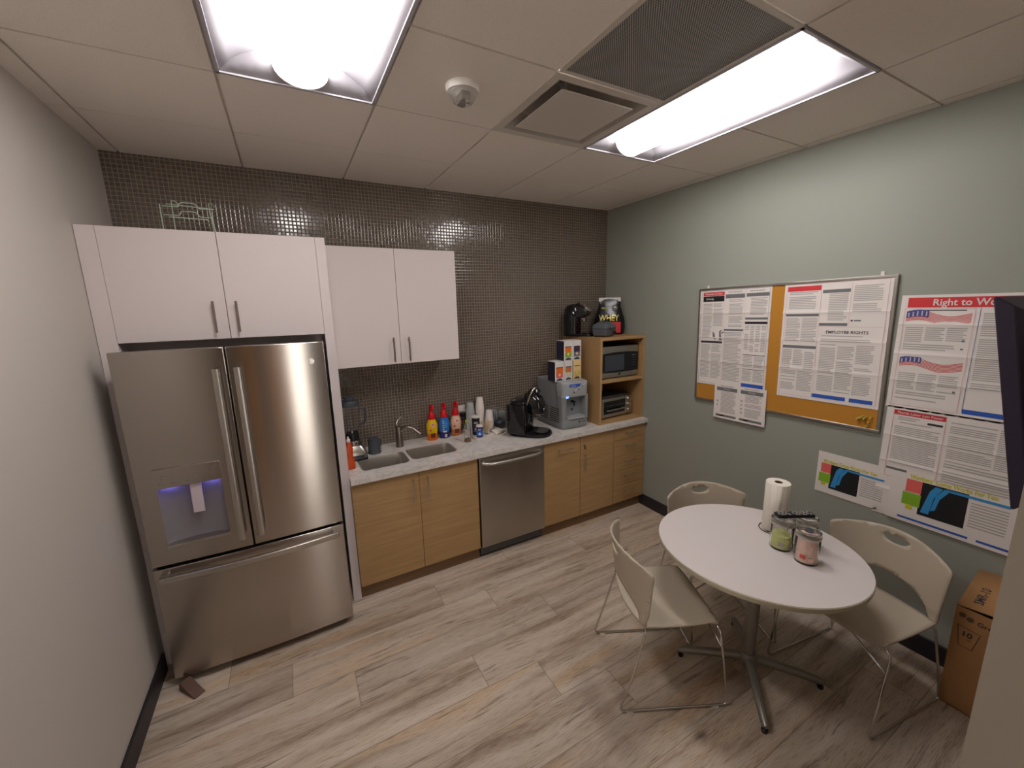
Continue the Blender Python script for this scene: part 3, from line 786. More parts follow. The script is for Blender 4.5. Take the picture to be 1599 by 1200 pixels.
def creamer(x, y, body, low, label, cap, logo, aim):
    t = thing('creamer_bottle', label, 'bottle', (x, y, Z0), group=None)
    m = MB(); K = 1.22; pr_ = [(r * K, z) for r, z in ((.036, 0), (.039, .008), (.037, .03), (.035, .055), (.038, .085), (.040, .115), (.036, .145), (.026, .17), (.020, .185))]
    m.lathe([(r, Z0 + z) for r, z in pr_[:4]], (x, y, 0), 24, 1, sy=.8)
    m.lathe([(r, Z0 + z) for r, z in pr_[3:]], (x, y, 0), 24, 0, sy=.8)
    b = part('body', m, [body, low], t)
    c, s_ = math.cos(aim), math.sin(aim)
    T = Matrix(((-s_, 0, c, x), (c, 0, s_, y), (0, 1, 0, 0), (0, 0, 0, 1)))
    m = MB(); m.T = T
    # oval crest, little seal and picture patch standing on the bottle front
    def patch(u0, u1, z0, z1, mi, el=False, off=.0405):
        n = 12; vs = []
        if el: pts = [((u0 + u1) / 2 + (u1 - u0) / 2 * math.cos(2 * PI * k / n), (z0 + z1) / 2 + (z1 - z0) / 2 * math.sin(2 * PI * k / n)) for k in range(n)]
        else: pts = [(u0, z0), ((u0 + u1) / 2, z0), (u1, z0), (u1, z1), ((u0 + u1) / 2, z1), (u0, z1)]
        R = off
        vs = [(u, Z0 + z, (math.sqrt(max(1e-5, 1 - (u / .050) ** 2)) * R) * .86 * 1.2) for u, z in pts]
        m.add(vs, [tuple(range(len(vs)))], mi)
    if logo:
        patch(-.006, .026, .118, .158, 0, True, .0435); patch(.0, .022, .128, .150, 1, True, .0445)
        patch(-.018, -.002, .085, .101, 2, True, .0475); patch(-.010, .028, .028, .066, 3, False, .0465)
    else:
        for k in range(6): patch(-.012, .004, .150 - .018 * k, .158 - .018 * k, 0, False, .0475)
        patch(-.008, .022, .056, .07, 0, False, .0475); patch(.004, .022, .012, .04, 0, False, .0475)
        patch(.006, .028, .09, .15, 4, False, .047)
    part('label', m, [M['tea_w'], M['coral'], M['red'], M['brown'], M['sky']], b)
    if cap: part('neck_band', MB().lathe([(.024, Z0 + .172), (.019, Z0 + .19)], (x, y, 0), 20, sy=.9), cap, t)
    m = MB().lathe([(.030, Z0 + .182), (.030, Z0 + .215), (.022, Z0 + .228), (.014, Z0 + .25)], (x, y, 0), 20)
    part('pump_collar', m, M['pump'], t)
    a = aim + .5
    m = MB().tube(arc([(x, y, Z0 + .235), (x - .004, y, Z0 + .292), (x + .034 * math.cos(a), y + .034 * math.sin(a), Z0 + .300), (x + .040 * math.cos(a), y + .040 * math.sin(a), Z0 + .272)], .02, 5), [.015] * 4 + [.013] * 5 + [.010] * 7, 10)
    part('pump_spout', m, M['pump'], t)
creamer(1.800, -.105, M['creamy'], M['creamo'], 'yellow and orange creamer bottle with red pump, nearest the faucet', None, True, -PI / 2 - .35)
creamer(1.910, -.100, M['creamb'], M['creamn'], 'blue creamer bottle with red pump between the yellow and tan bottles', M['creamn'], False, -PI / 2 - .35)
creamer(2.020, -.092, M['creamt'], M['creamc'], 'tan creamer bottle with red pump in front of the outlet', M['plum'], True, -PI / 2 - .35)

t = thing('syrup_bottle', 'clear glass bottle with a little amber honey left, in front of the cups', 'bottle', (2.035, -.315, Z0))
x, y = 2.035, -.315
part('glass', MB().lathe([(.030, Z0), (.031, Z0 + .01), (.030, Z0 + .03), (.027, Z0 + .06), (.029, Z0 + .10), (.022, Z0 + .135), (.013, Z0 + .155), (.013, Z0 + .172), (.010, Z0 + .172), (.011, Z0 + .155), (.020, Z0 + .134), (.026, Z0 + .10), (.024, Z0 + .06), (.027, Z0 + .03), (.027, Z0 + .006), (0, Z0 + .005)], (x, y, 0), 24, 0, True, False), M['plast'], t)
part('honey', MB().lathe([(.0265, Z0 + .006), (.0265, Z0 + .024), (0, Z0 + .024)], (x, y, 0), 24), M['honey'], t)
part('cap', MB().lathe([(.015, Z0 + .165), (.014, Z0 + .185), (.006, Z0 + .19)], (x, y, 0), 16), M['lime'], t)

def canister(x, y, r, h, body, band, lid, label, n1):
    t = thing('canister', label, 'canister', (x, y, Z0))
    z = Z0 + .009
    part('body', MB().lathe([(r * .97, z), (r, z + .003), (r, z + h - .012)], (x, y, 0), 24), body, t)
    part('label', MB().lathe([(r + .0006, z + h * .12), (r + .0006, z + h * .55)], (x, y, 0), 24, 0, False, False), band, t)
    m = MB(); a = math.atan2(CAM.y - y, CAM.x - x); c, s_ = math.cos(a), math.sin(a)
    m.T = Matrix(((-s_, 0, c, x), (c, 0, s_, y), (0, 1, 0, z), (0, 0, 0, 1)))
    m.add([(r * .32 * math.cos(k * PI / 6), h * .34 + r * .32 * math.sin(k * PI / 6), r + .0012) for k in range(12)], [tuple(range(12))])
    for q in (.68, .62, .22): m.box(-r * .5, r * .5, h * q, h * q + .004, r * .88, r + .001)
    part('print', m, M['tea_w'], t)
    part('lid', MB().lathe([(r + .002, z + h - .014), (r + .002, z + h - .002), (r - .002, z + h)], (x, y, 0), 24), lid, t)
canister(2.165, -.200, .034, .165, M['black'], M['plum'], M['cup'], 'tall black powder canister with a white lid on the serving tray', 1)
canister(2.160, -.285, .028, .105, M['creamn'], M['creamb'], M['cup'], 'short blue powder canister with a white lid at the front of the tray', 1)

def cups(x, y, n, z, mt, label, name='cup_stack', r=.040, h=.095, st=.011, group=None):
    t = thing(name, label, 'cups', (x, y, z))
    for k in range(n):
        zz_ = z + st * k; dr_ = 0
        part('cup', MB().lathe([(r, zz_), (r + .0015, zz_ + .002), (r, zz_ + .005), (r * .72, zz_ + h), (r * .70, zz_ + h), (0, zz_ + h - .004)], (x, y, 0), 24), mt, t)
cups(2.175, -.060, 12, Z0 + .009, M['milky'], 'tall stack of translucent plastic cups beside the paper cups', st=.0145)
cups(2.270, -.060, 15, Z0 + .009, M['cup'], 'tallest stack of upturned white paper cups by the tiled wall', st=.014)
cups(2.324, -.137, 7, Z0 + .009, M['cup'], 'short stack of upturned white paper cups in front of the tall one', st=.014)

t = thing('stirrer_holder', 'short glass of wooden coffee stirrers on the tray', 'stirrers', (2.245, -.240, Z0))
x, y = 2.245, -.240
part('glass', MB().lathe([(.026, Z0 + .009), (.031, Z0 + .055), (.029, Z0 + .055), (.024, Z0 + .013), (0, Z0 + .012)], (x, y, 0), 20, 0, True, False), M['plast'], t)
random.seed(3)
for k in range(16):
    a = random.uniform(0, 2 * PI); l = random.uniform(.3, 1); q = .016 * l
    top = (x + .062 * l * math.cos(a), y + .03 * l * math.sin(a), Z0 + .128 + random.uniform(-.008, .008))
    part('stirrer', MB().tube([(x + q * .5 * math.cos(a), y + q * .5 * math.sin(a), Z0 + .014), top], 0, 4, 0, sq=(.0032, .001)), M['stick'], t)

m = MB(); base = rr(2.105, 2.392, -.335, -.03, .03, 5)
cxm, cym = 2.25, -.182
m.loft([[(x, y, Z0) for x, y in base], [(x, y, Z0 + .003) for x, y in base], [((x - cxm) * 1.05 + cxm, (y - cym) * 1.05 + cym, Z0 + .016) for x, y in base], [((x - cxm) * 1.03 + cxm, (y - cym) * 1.03 + cym, Z0 + .016) for x, y in base], [((x - cxm) * .99 + cxm, (y - cym) * .99 + cym, Z0 + .008) for x, y in base]], 0, True, True)
solo('serving_tray', m, M['cup'], 'white serving tray with raised rim holding cups and canisters', 'tray', (2.28, -.18, Z0))
# paper towel / napkins on the right end of the tray
P2, F2 = cdt_region([(2.295, -.330), (2.400, -.30), (2.395, -.19), (2.30, -.185)], [], .02)
m = MB().add([(x, y, Z0 + .0165 + .012 * math.sin((x + y) * 40) ** 2 + .006 * math.sin(x * 90)) for x, y in P2], F2)
solo('napkins', m, M['towel'], 'crumpled white napkins lying on the right end of the tray', 'napkins', (2.39, -.24, Z0 + .0165), solid=.003)
def clear_box(x, y, w, d, h, label):
    t = thing('packet_box', label, 'container', (x, y, Z0))
    m = MB(); a = .0018
    m.box(x - w / 2, x + w / 2, y - d / 2, y + d / 2, Z0 + .009, Z0 + .012)
    for b in ((x - w / 2, x + w / 2, y - d / 2, y - d / 2 + a), (x - w / 2, x + w / 2, y + d / 2 - a, y + d / 2), (x - w / 2, x - w / 2 + a, y - d / 2 + a, y + d / 2 - a), (x + w / 2 - a, x + w / 2, y - d / 2 + a, y + d / 2 - a)): m.box(*b, Z0 + .012, Z0 + h)
    part('box', m, M['plast'], t)
    for k in range(5):
        xx = x - w / 2 + .008 + (w - .022) * k / 4
        part('packet', MB().box(xx, xx + .006, y - d / 2 + .006, y + d / 2 - .006, Z0 + .013, Z0 + h * .8 + .004 * (k % 2)), M['milky'], t)
clear_box(2.385, -.060, .105, .06, .20, 'translucent box of packets against the tiles left of the coffee maker')
clear_box(2.485, -.055, .08, .06, .17, 'smaller translucent box of packets tucked behind the coffee maker')
t = thing('sugar_bowl', 'small dark glass bowl beside the coffee maker', 'bowl', (2.440, -.125, Z0))
part('bowl', MB().lathe([(.025, Z0 + .009), (.045, Z0 + .03), (.05, Z0 + .055), (.047, Z0 + .055), (.042, Z0 + .03), (.02, Z0 + .015)], (2.44, -.125, 0), 24), M['slate'], t)
part('lid', MB().lathe([(.050, Z0 + .056), (.040, Z0 + .075), (.012, Z0 + .085), (.012, Z0 + .10), (.004, Z0 + .102)], (2.44, -.125, 0), 24), M['slate'], t)

# single-serve brewer: local frame, front = -y
t = thing('coffee_maker', 'large black single serve coffee maker with raised chrome handle beside the water dispenser', 'coffee maker', (2.575, -.40, Z0), math.radians(38)); t.scale = (1.07, 1.07, 1.05)
def L(name, mb, mt, par=t, **k): return part(name, mb, mt, par, local=True, **k)
el = lambda a, b, cy, z, n=28, p=2.6: [(a * abs(math.cos(2 * PI * k / n)) ** (2 / p) * (1 if math.cos(2 * PI * k / n) >= 0 else -1), cy + b * abs(math.sin(2 * PI * k / n)) ** (2 / p) * (1 if math.sin(2 * PI * k / n) >= 0 else -1), z) for k in range(n)]
L('base', MB().loft([el(.118, .175, -.02, 0), el(.122, .18, -.02, .012), el(.118, .175, -.02, .026)]), M['black'])
L('drip_tray', MB().loft([el(.075, .06, -.12, .025), el(.078, .062, -.12, .036), el(.070, .055, -.12, .037)]), M['blackg'])
m = MB()
for k in range(6): m.box(-.055 + .02 * k, -.047 + .02 * k, -.165, -.085, .037, .0385)
L('tray_grid', m, M['chrome'])
L('body', MB().loft([el(.100, .085, .055, .024), el(.105, .09, .055, .06), el(.108, .092, .055, .24), el(.100, .088, .05, .285), el(.07, .06, .045, .305)]), M['blackg'])
L('water_tank', MB().prism(rr(-.150, -.100, -.03, .13, .02, 4), .03, .27), M['blackg'], bev=.004)
L('brew_head', MB().loft([el(.060, .075, -.07, .185), el(.066, .085, -.07, .20), el(.068, .085, -.06, .27), el(.060, .075, -.05, .32), el(.04, .05, -.03, .345)]), M['blackg'])
L('head_ring', MB().lathe([(.046, .19), (.050, .186), (.050, .178), (.046, .176)], (0, -.09, 0), 24), M['chrome'])
L('display', MB().box(-.032, .032, -.150, -.138, .205, .235), M['steel_s'], bev=.004)
m = MB().tube(arc([(-.064, -.01, .245), (-.064, -.055, .36), (-.045, -.075, .40), (.045, -.075, .40), (.064, -.055, .36), (.064, -.01, .245)], .035, 5), .010, 10)
L('lift_handle', m, M['chrome'])
L('lid', MB().loft([el(.045, .05, -.045, .33), el(.048, .05, -.06, .365), el(.03, .035, -.065, .385)]), M['blackg'])

# water dispenser
t = thing('water_dispenser', 'grey countertop water dispenser with tea boxes standing on it', 'water dispenser', (2.99, -.31, Z0), 0)
X0, X1, YF, YBk, h = 2.868, 3.160, -.512, -.085, .430
def wc(z0, z1, inset=0, y0=YF): return [[(x, y, z) for x, y in rr(X0 + inset, X1 - inset, y0 + inset, YBk, .03, 5)] for z in (z0, z1)]
m = MB()
# body with a recess for the taps: back part full height, front part above and below the recess
m.loft([[(x, y, Z0 + z) for x, y in rr(X0, X1, YF + .085, YBk, .012, 3)] for z in (.006, h - .004)])
m2 = MB().loft([[(x, y, Z0 + z) for x, y in rr(X0 + i, X1 - i, YF + i, YF + .14, .034, 6)] for z, i in ((.006, .004), (.012, 0), (.085, 0), (.095, .004))])
m3 = MB().loft([[(x, y, Z0 + z) for x, y in rr(X0 + i, X1 - i, YF + i + o_, YF + .14, .034, 6)] for z, i, o_ in ((.285, .004, .014), (.295, 0, .008), (h - .012, 0, .0), (h, .008, 0))])
part('body', m, M['wcgrey'], t, bev=.004)
part('lower_front', m2, M['wcgrey'], t); tf = part('upper_front', m3, M['wcgrey2'], t)
part('side_column', MB().prism(rr(X0, X0 + .055, YF + .003, YF + .12, .02, 4), Z0 + .08, Z0 + .30), M['wcgrey'], t)
part('side_column', MB().prism(rr(X1 - .03, X1, YF + .003, YF + .12, .012, 4), Z0 + .08, Z0 + .30), M['wcgrey'], t)
part('top_cover', MB().prism(rr(X0 + .002, X1 - .002, YF + .06, YBk, .03, 4), Z0 + h - .004, Z0 + h + .004), M['wcgrey2'], t, bev=.003)
part('drip_tray', MB().prism(rr(X0 + .07, X1 - .03, YF - .012, YF + .09, .03, 5), Z0 + .090, Z0 + .104), M['wcgrey2'], t, bev=.002)
part('tap', MB().lathe([(.010, YF + .04), (.010, YF + .09)], (3.03, 0, Z0 + .235), 12, 0, axis='y').lathe([(.007, Z0 + .2), (.007, Z0 + .235)], (3.03, YF + .045, 0), 12), M['black'], t)
part('tap', MB().lathe([(.006, Z0 + .150), (.014, Z0 + .165)], (3.03, YF + .08, 0), 12), M['grey_case'], t)
pn = part('brand_plate', MB().prism([(X0 + .075, Z0 + .385), (X0 + .185, Z0 + .385), (X0 + .20, Z0 + .41), (X0 + .075, Z0 + .41)], YF - .0025, YF + .002, 0, 'xz'), M['blue'], tf)
m = MB(); m.T = Matrix(((1, 0, 0, 0), (0, 0, -1, YF - .003), (0, 1, 0, 0), (0, 0, 0, 1)))
m.text('crysta', .022, X0 + .088, Z0 + .397, 0, 0)
part('plate_lettering', m, M['tea_w'], pn)
m = MB(); m.tube([(X0 + .11 + .14 * q, YF - .001, Z0 + .315 + .085 * q ** .6) for q in [k / 10 for k in range(11)]], .0025, 6)
part('trim_line', m, M['cup'], tf)
for k, (q, r) in enumerate(((.125, .009), (.175, .006), (.215, .006))):
    part('button', MB().lathe([(r, YF - .003), (r, YF + .001)], (X0 + q, 0, Z0 + .335 + .025 * k), 14, 0, axis='y'), M['black'], tf)
part('indicator', MB().lathe([(.005, YF - .003), (.005, YF + .001)], (X0 + .05, 0, Z0 + .30), 14, 0, axis='y').box(X0 + .036, X0 + .064, YF - .002, YF + .001, Z0 + .288, Z0 + .306), emit('blue_indicator', (.1, .35, 1, 1), .9), tf)
m = MB(); m.T = Matrix(((1, 0, 0, 0), (0, 0, -1, YF - .001), (0, 1, 0, 0), (0, 0, 0, 1)))
m.text('avalon', .022, X0 + .20, Z0 + .055, 0, 0); m.add([(X0 + .185 + .009 * math.cos(k), Z0 + .055 + .011 * math.sin(k), .0005) for k in range(6)], [tuple(range(6))])
part('front_lettering', m, M['black'], t)
m = MB()
for k in range(7):
    for j in range(2): m.box(X0 - .0015, X0 + .001, -.47 + .19 * j + .01, -.47 + .19 * j + .15, Z0 + .06 + .02 * k, Z0 + .068 + .02 * k)
part('side_vents', m, M['ink'], t)

# tea boxes on the dispenser
def teabox(x, z, w, face, art1, art2, label, y=-.435, h=.178, side='tea_n', dip=False):
    t = thing('tea_box', label, 'tea box', (x + w / 2, y + .05, z), group='tea boxes on the water dispenser')
    d_ = .115
    m = MB(); b = part('carton', MB().box(x, x + w, y, y + d_, z, z + h), M[face], t, bev=.001)
    part('side_panel', MB().box(x - .0006, x + .0002, y + .001, y + d_ - .001, z + .001, z + h - .004), M[side], t)
    a = MB(); a.box(x + .012, x + w - .012, y - .0008, y, z + h * .42, z + h * .70, 0); a.box(x + .012, x + w - .012, y - .0008, y, z + h * .18, z + h * .42, 1)
    a.box(x + .012, x + w - .012, y - .0012, y - .0008, z + h * .68, z + h * .72, 2)
    n = 12; a.add([(x + w / 2 + (w * .36) * math.cos(PI * k / n), y - .001, z + .006 + .022 * math.sin(PI * k / n)) for k in range(n + 1)], [tuple(range(n + 1))], 3)
    a.lathe([(.012, y - .0014), (.012, y - .0006)], (x + w * .5, 0, z + h * .33), 12, 4, axis='y')
    part('artwork', a, [M[art1], M[art2], M['plum' if face != 'tea_c' else 'brown'], M['slate'], M['tea_c']], b)
ZD = Z0 + h + .0045 if False else Z0 + .4345
for p in ((2.842, 'tea_w', 'creamo', 'coral', 'tea box with orange sunset picture, lower left of the stack'), (2.942, 'tea_w', 'creamc', 'pale', 'tea box with copper picture in the middle of the lower row'),
          (3.040, 'tea_c', 'tea_c', 'gold', 'cream and gold tea box, lower right of the stack')):
    teabox(p[0], ZD, .090 if p[0] > 2.9 else .096, p[1], p[2], p[3], p[4])
teabox(2.938, ZD + .179, .094, 'tea_w', 'creamo', 'grn', 'tea box with orange and green picture, upper left of the stack')
teabox(3.034, ZD + .179, .094, 'tea_w', 'plum', 'inkm', 'tea box with grey and plum picture, upper right of the stack')

# ------------------------------------------------------------------ open shelf cabinet
SX0, SX1, SY, SZ = 3.240, W - .002, -.570, 1.722
t = thing('shelf_cabinet', 'open maple shelf cabinet on the countertop in the corner', 'shelf', ((SX0 + SX1) / 2, -.285, Z0))
part('side_panel', MB().box(SX0, SX0 + .025, SY, -.003, Z0, SZ - .028), M['oak_v'], t, bev=.001)
part('side_panel', MB().box(SX1 - .025, SX1, SY, -.003, Z0, SZ - .028), M['oak_v'], t, bev=.001)
part('top', MB().box(SX0, SX1, SY, -.003, SZ - .028, SZ), M['oak'], t, bev=.001)
part('shelf', MB().box(SX0 + .025, SX1 - .025, SY + .002, -.003, 1.303, 1.330), M['oak'], t, bev=.001)
part('bottom', MB().box(SX0 + .025, SX1 - .025, SY + .002, -.003, Z0, Z0 + .018), M['oak'], t, bev=.001)
part('back_panel', MB().box(SX0 + .025, SX1 - .025, -.010, -.004, Z0 + .018, SZ - .028), M['oak_d'], t)

# microwave
t = thing('microwave', 'stainless steel microwave with black door on the upper shelf', 'microwave', (3.52, -.3, 1.331))
x0, x1, y0, z0, z1 = 3.285, 3.752, -.520, 1.340, 1.632
part('case', MB().box(x0 + .003, x1 - .003, y0 + .03, -.06, z0, z1 - .002), M['black'], t, bev=.004)
fr = part('front', MB().box(x0, x1, y0, y0 + .03, z0, z1), M['steel_s'], t, bev=.004)
m = MB(); n = 12
top = [(x0 + (x1 - x0) * k / n, z1 - .066 + .012 * math.sin(PI * k / n)) for k in range(n + 1)]; bot = [(x1 - (x1 - x0) * k / n, z0 + .052 - .008 * math.sin(PI * k / n)) for k in range(n + 1)]
m.prism([(min(max(a, x0 + .002), x1 - .002), b) for a, b in bot + top], y0 - .006, y0 + .001, 0, 'xz')
dr = part('door_glass', m, M['blackg'], t)
part('window', MB().box(x0 + .05, x0 + .285, y0 - .0066, y0 - .006, z0 + .066, z1 - .080), M['slate'], dr)
m = MB()
for r_ in range(4):
    for c_ in range(3): m.box(x1 - .085 + .022 * c_, x1 - .071 + .022 * c_, y0 - .0068, y0 - .006, z0 + .10 + .022 * r_, z0 + .108 + .022 * r_)
m.box(x1 - .085, x1 - .027, y0 - .0068, y0 - .006, z1 - .105, z1 - .085)
part('keypad', m, M['slate'], dr)
part('badge', MB().lathe([(.012, y0 - .002), (.012, y0 + .001)], ((x0 + x1) / 2, 0, z0 + .028), 20, 0, axis='y'), M['ink'], fr)
for q in (x0 + .04, x1 - .04):
    part('foot', MB().box(q - .015, q + .015, y0 + .05, y0 + .08, 1.3305, 1.340), M['black'], t)

# toaster oven
t = thing('toaster_oven', 'small steel toaster oven with three knobs on the lower shelf', 'toaster oven', (3.53, -.33, Z0 + .018), math.radians(4))
w2, d2, hh = .205, .14, .205
L = lambda name, mb, mt, par=None, **k: part(name, mb, mt, par or t, local=True, **k)
L('case', MB().prism([(-d2 + .0, .018), (d2, .018), (d2, hh), (-d2 + .05, hh), (-d2 + .02, hh - .03)], -w2 + .006, w2 - .006, 0, 'yz'), M['grey_case'], bev=.006)
L('side_panel', MB().prism([(-d2 - .014, .012), (d2, .012), (d2, hh), (-d2 + .045, hh + .002), (-d2 + .0, hh - .03)], -w2, -w2 + .01, 0, 'yz'), M['steel_s'], bev=.003)
L('side_panel', MB().prism([(-d2 - .014, .012), (d2, .012), (d2, hh), (-d2 + .045, hh + .002), (-d2 + .0, hh - .03)], w2 - .01, w2, 0, 'yz'), M['steel_s'], bev=.003)
L('front_frame', MB().box(-w2 + .01, .12, -d2 - .012, -d2 + .01, .015, .045).box(-w2 + .01, .12, -d2 - .004, -d2 + .02, hh - .038, hh - .008).box(-w2 + .01, -w2 + .03, -d2 - .008, -d2 + .01, .045, hh - .038), M['steel_s'], bev=.002)
L('control_panel', MB().box(.115, w2 - .01, -d2 - .012, -d2 + .02, .015, hh - .008), M['steel_s'], bev=.003)
dr = L('door', MB().box(-w2 + .03, .113, -d2 - .006, -d2 - .001, .045, hh - .04), M['blackg'])
L('handle', bar_handle(MB(), (-.14, -d2 - .006, .085), (.085, -d2 - .006, .085), (0, -1, 0), .007, .024), M['steel_s'], dr)
L('rack', MB().tube([(-.16, -d2 - .0075, .125), (.10, -d2 - .0075, .125)], .002, 6), M['chrome'], dr)
for z in (.050, .105, .160):
    L('knob', MB().lathe([(.020, -d2 - .034), (.022, -d2 - .011)], (.157, 0, z), 16, 0, axis='y'), M['steel_s'])
for sx in (-1, 1):
    for sy in (-.12, .12): L('foot', MB().lathe([(.012, .001), (.012, .018)], (sx * (w2 - .03), sy, 0), 10), M['black'])

# things on top of the shelf cabinet
ZT = SZ + .0005
t = thing('capsule_coffee_machine', 'glossy black capsule coffee machine on top of the shelf cabinet', 'coffee maker', (3.275, -.185, ZT), math.radians(30))
L('base', MB().loft([el(.075, .15, -.02, 0, p=3), el(.078, .153, -.02, .010, p=3), el(.072, .148, -.02, .020, p=3)]), M['black'])
L('column', MB().loft([el(.072, .075, .05, .018, p=3), el(.074, .078, .05, .15, p=3), el(.072, .075, .045, .26, p=3), el(.05, .055, .04, .292, p=3)]), M['blackg'])
prof = [(.085, .16), (.085, .285), (.03, .305), (-.06, .292), (-.118, .245), (-.125, .205), (-.085, .18), (-.04, .168)]
L('head', MB().prism(prof, -.058, .058, 0, 'yz'), M['blackg'], bev=.014, bseg=3)
m = MB(); m.T = Matrix.Translation((0, -.098, .262)) @ Matrix.Rotation(math.radians(48), 4, 'X')
m.lathe([(.046, 0), (.046, .010), (.040, .016)], (0, 0, 0), 28)
L('round_lid', m, M['steel_s'])
L('spout', MB().lathe([(.02, .14), (.026, .17)], (0, -.075, 0), 16).box(-.03, .03, -.09, -.06, .158, .172), M['chrome'])
L('drip_tray', MB().loft([el(.05, .045, -.11, .020), el(.052, .047, -.11, .032)]), M['black'])
L('lever', MB().tube([(-.02, .0, .30), (.02, -.01, .312), (.03, -.01, .30)], .007, 8), M['black'])

t = thing('waffle_maker', 'dark grey waffle maker lying in front of the protein bag', 'waffle maker', (3.405, -.425, ZT), math.radians(20)); t.scale = (.78, .70, .95)
def sq(a, b, z, r=.03): return [(x, y, z) for x, y in rr(-a, a, -b, b, r, 5)]
L('base', MB().loft([sq(.10, .09, .008), sq(.115, .10, .012), sq(.130, .11, .06), sq(.132, .112, .075)]), M['wgrey'])
L('seam', MB().loft([sq(.128, .108, .075), sq(.128, .108, .080)]), M['blackm'])
L('lid', MB().loft([sq(.134, .114, .080), sq(.134, .114, .088), sq(.118, .10, .115), sq(.07, .06, .140), sq(.03, .03, .146, .02)]), M['wgrey'])
L('handle', MB().box(-.045, .045, -.150, -.105, .080, .100), M['wgrey'], bev=.006)
L('dial', MB().lathe([(.018, -.122), (.020, -.105)], (.075, 0, .035), 20, 0, axis='y'), M['black'])
L('lid_grip', MB().tube([(-.06, -.02, .142), (-.05, -.04, .158), (.04, -.04, .158), (.05, -.02, .142)], .006, 8), M['blackm'])
for sx in (-1, 1):
    for sy in (-.07, .07): L('foot', MB().lathe([(.012, 0), (.012, .010)], (sx * .08, sy, 0), 10), M['black'])

t = thing('protein_bag', 'black and red foil protein powder bag lettered WHEY in the corner', 'bag', (3.625, -.250, ZT), math.radians(-38)); t.scale = (1.06, .95, 1.06)
m = MB(); rings = []
for z, a, b in ((0, .125, .062), (.012, .140, .072), (.06, .145, .075), (.14, .138, .068), (.20, .118, .050), (.26, .100, .026), (.30, .098, .010), (.335, .098, .005)):
    rings.append([(a * (abs(math.cos(2 * PI * k / 32)) ** .7) * (1 if math.cos(2 * PI * k / 32) >= 0 else -1), b * math.sin(2 * PI * k / 32) * (1 + .06 * math.sin(5 * k + z * 60)), z) for k in range(32)])
m.loft(rings)
bg = L('bag', m, M['foil'])
L('seal_strip', MB().box(-.099, .099, -.0065, .0065, .302, .338), M['tea_w'], bev=.001)
def bagpt(u, z, off=.002):
    # front surface depth at height z
    for i in range(len(rings) - 1):
        z0_, z1_ = rings[i][0][2], rings[i + 1][0][2]
        if z0_ <= z <= z1_:
            q = (z - z0_) / (z1_ - z0_); A = [(.125, .062), (.140, .072), (.145, .075), (.138, .068), (.118, .050), (.100, .026), (.098, .010), (.098, .005)]
            a = A[i][0] * (1 - q) + A[i + 1][0] * q; b = A[i][1] * (1 - q) + A[i + 1][1] * q
            c = min(.999, (abs(u) / a) ** (1 / .7)); return (u, -b * math.sqrt(1 - c * c) * 1.06 - off, z)
    return (u, -.01, z)
def decal(pts, mi, mm, off=.002): mm.add([bagpt(u, z, off) for u, z in pts], [tuple(range(len(pts)))], mi)
m = MB()
for k in range(10):
    u0, u1 = -.10 + .02 * k, -.08 + .02 * k
    for z0_, z1_ in ((.018, .04), (.04, .06), (.06, .09), (.09, .115)): decal([(u0, z0_), (u1, z0_), (u1, z1_), (u0, z1_)], 0, m)
L('red_panel', m, M['red'], bg)
m = MB(); tm = MB().text('WHEY', .078, -.098, .150, 0, 0, 'LEFT', .0012, .80, depth=0)
P_ = [bagpt(v.x, v.y, .0045) for v in tm.v]; m.add(P_, tm.f)
L('lettering', m, M['gold'], bg)
m = MB(); decal([(.045 + .026 * math.cos(k * PI / 8), .245 + .026 * math.sin(k * PI / 8)) for k in range(16)], 0, m, .006); decal([(-.075, .235), (-.03, .235), (-.03, .25), (-.075, .25)], 1, m, .004)
decal([(.035, .245), (.058, .245), (.056, .255), (.04, .258)], 2, m, .007); decal([(-.06, .048), (.06, .048), (.06, .056), (-.06, .056)], 2, m, .004)
L('front_marks', m, [M['slate'], M['lime'], M['tea_c']], bg)

# ------------------------------------------------------------------ pin board and posters on the sage wall
def wallT(y, z, off=.0, tilt=0.0):
    """frame on the right wall: local x runs towards the camera (-Y), local y is up, local z comes out of the wall"""
    return Matrix.Translation((W - off, y, z)) @ Matrix(((0, 0, -1, 0), (-1, 0, 0, 0), (0, 1, 0, 0), (0, 0, 0, 1))) @ Matrix.Rotation(tilt, 4, 'Z')
def wall_solo(name, m, mats, label, cat, Mx, group=None, **k):
    o = mesh_obj(name, m, mats, None, **k); o.matrix_world = Mx; ROOT[o.name] = Mx; props(o, label, cat, group); return o
def wall_thing(name, label, cat, Mx, group=None):
    e = bpy.data.objects.new(name, None); e.empty_display_size = .05; COL.objects.link(e); e.matrix_world = Mx; ROOT[e.name] = Mx
    props(e, label, cat, group); return e
INKS = [M['paper'], M['inkg'], M['ink'], M['red'], M['pink'], M['blue'], M['inkm'], M['flagb'], M['sky'], M['yel'], M['grn'], M['coral'], M['blackm'], M['tea_w']]
PAPER, GREY, INK, RED, PINK, BLUE, MID, FLAGB, SKY, YEL, GRN, CORAL, BLK, WHT = range(14)
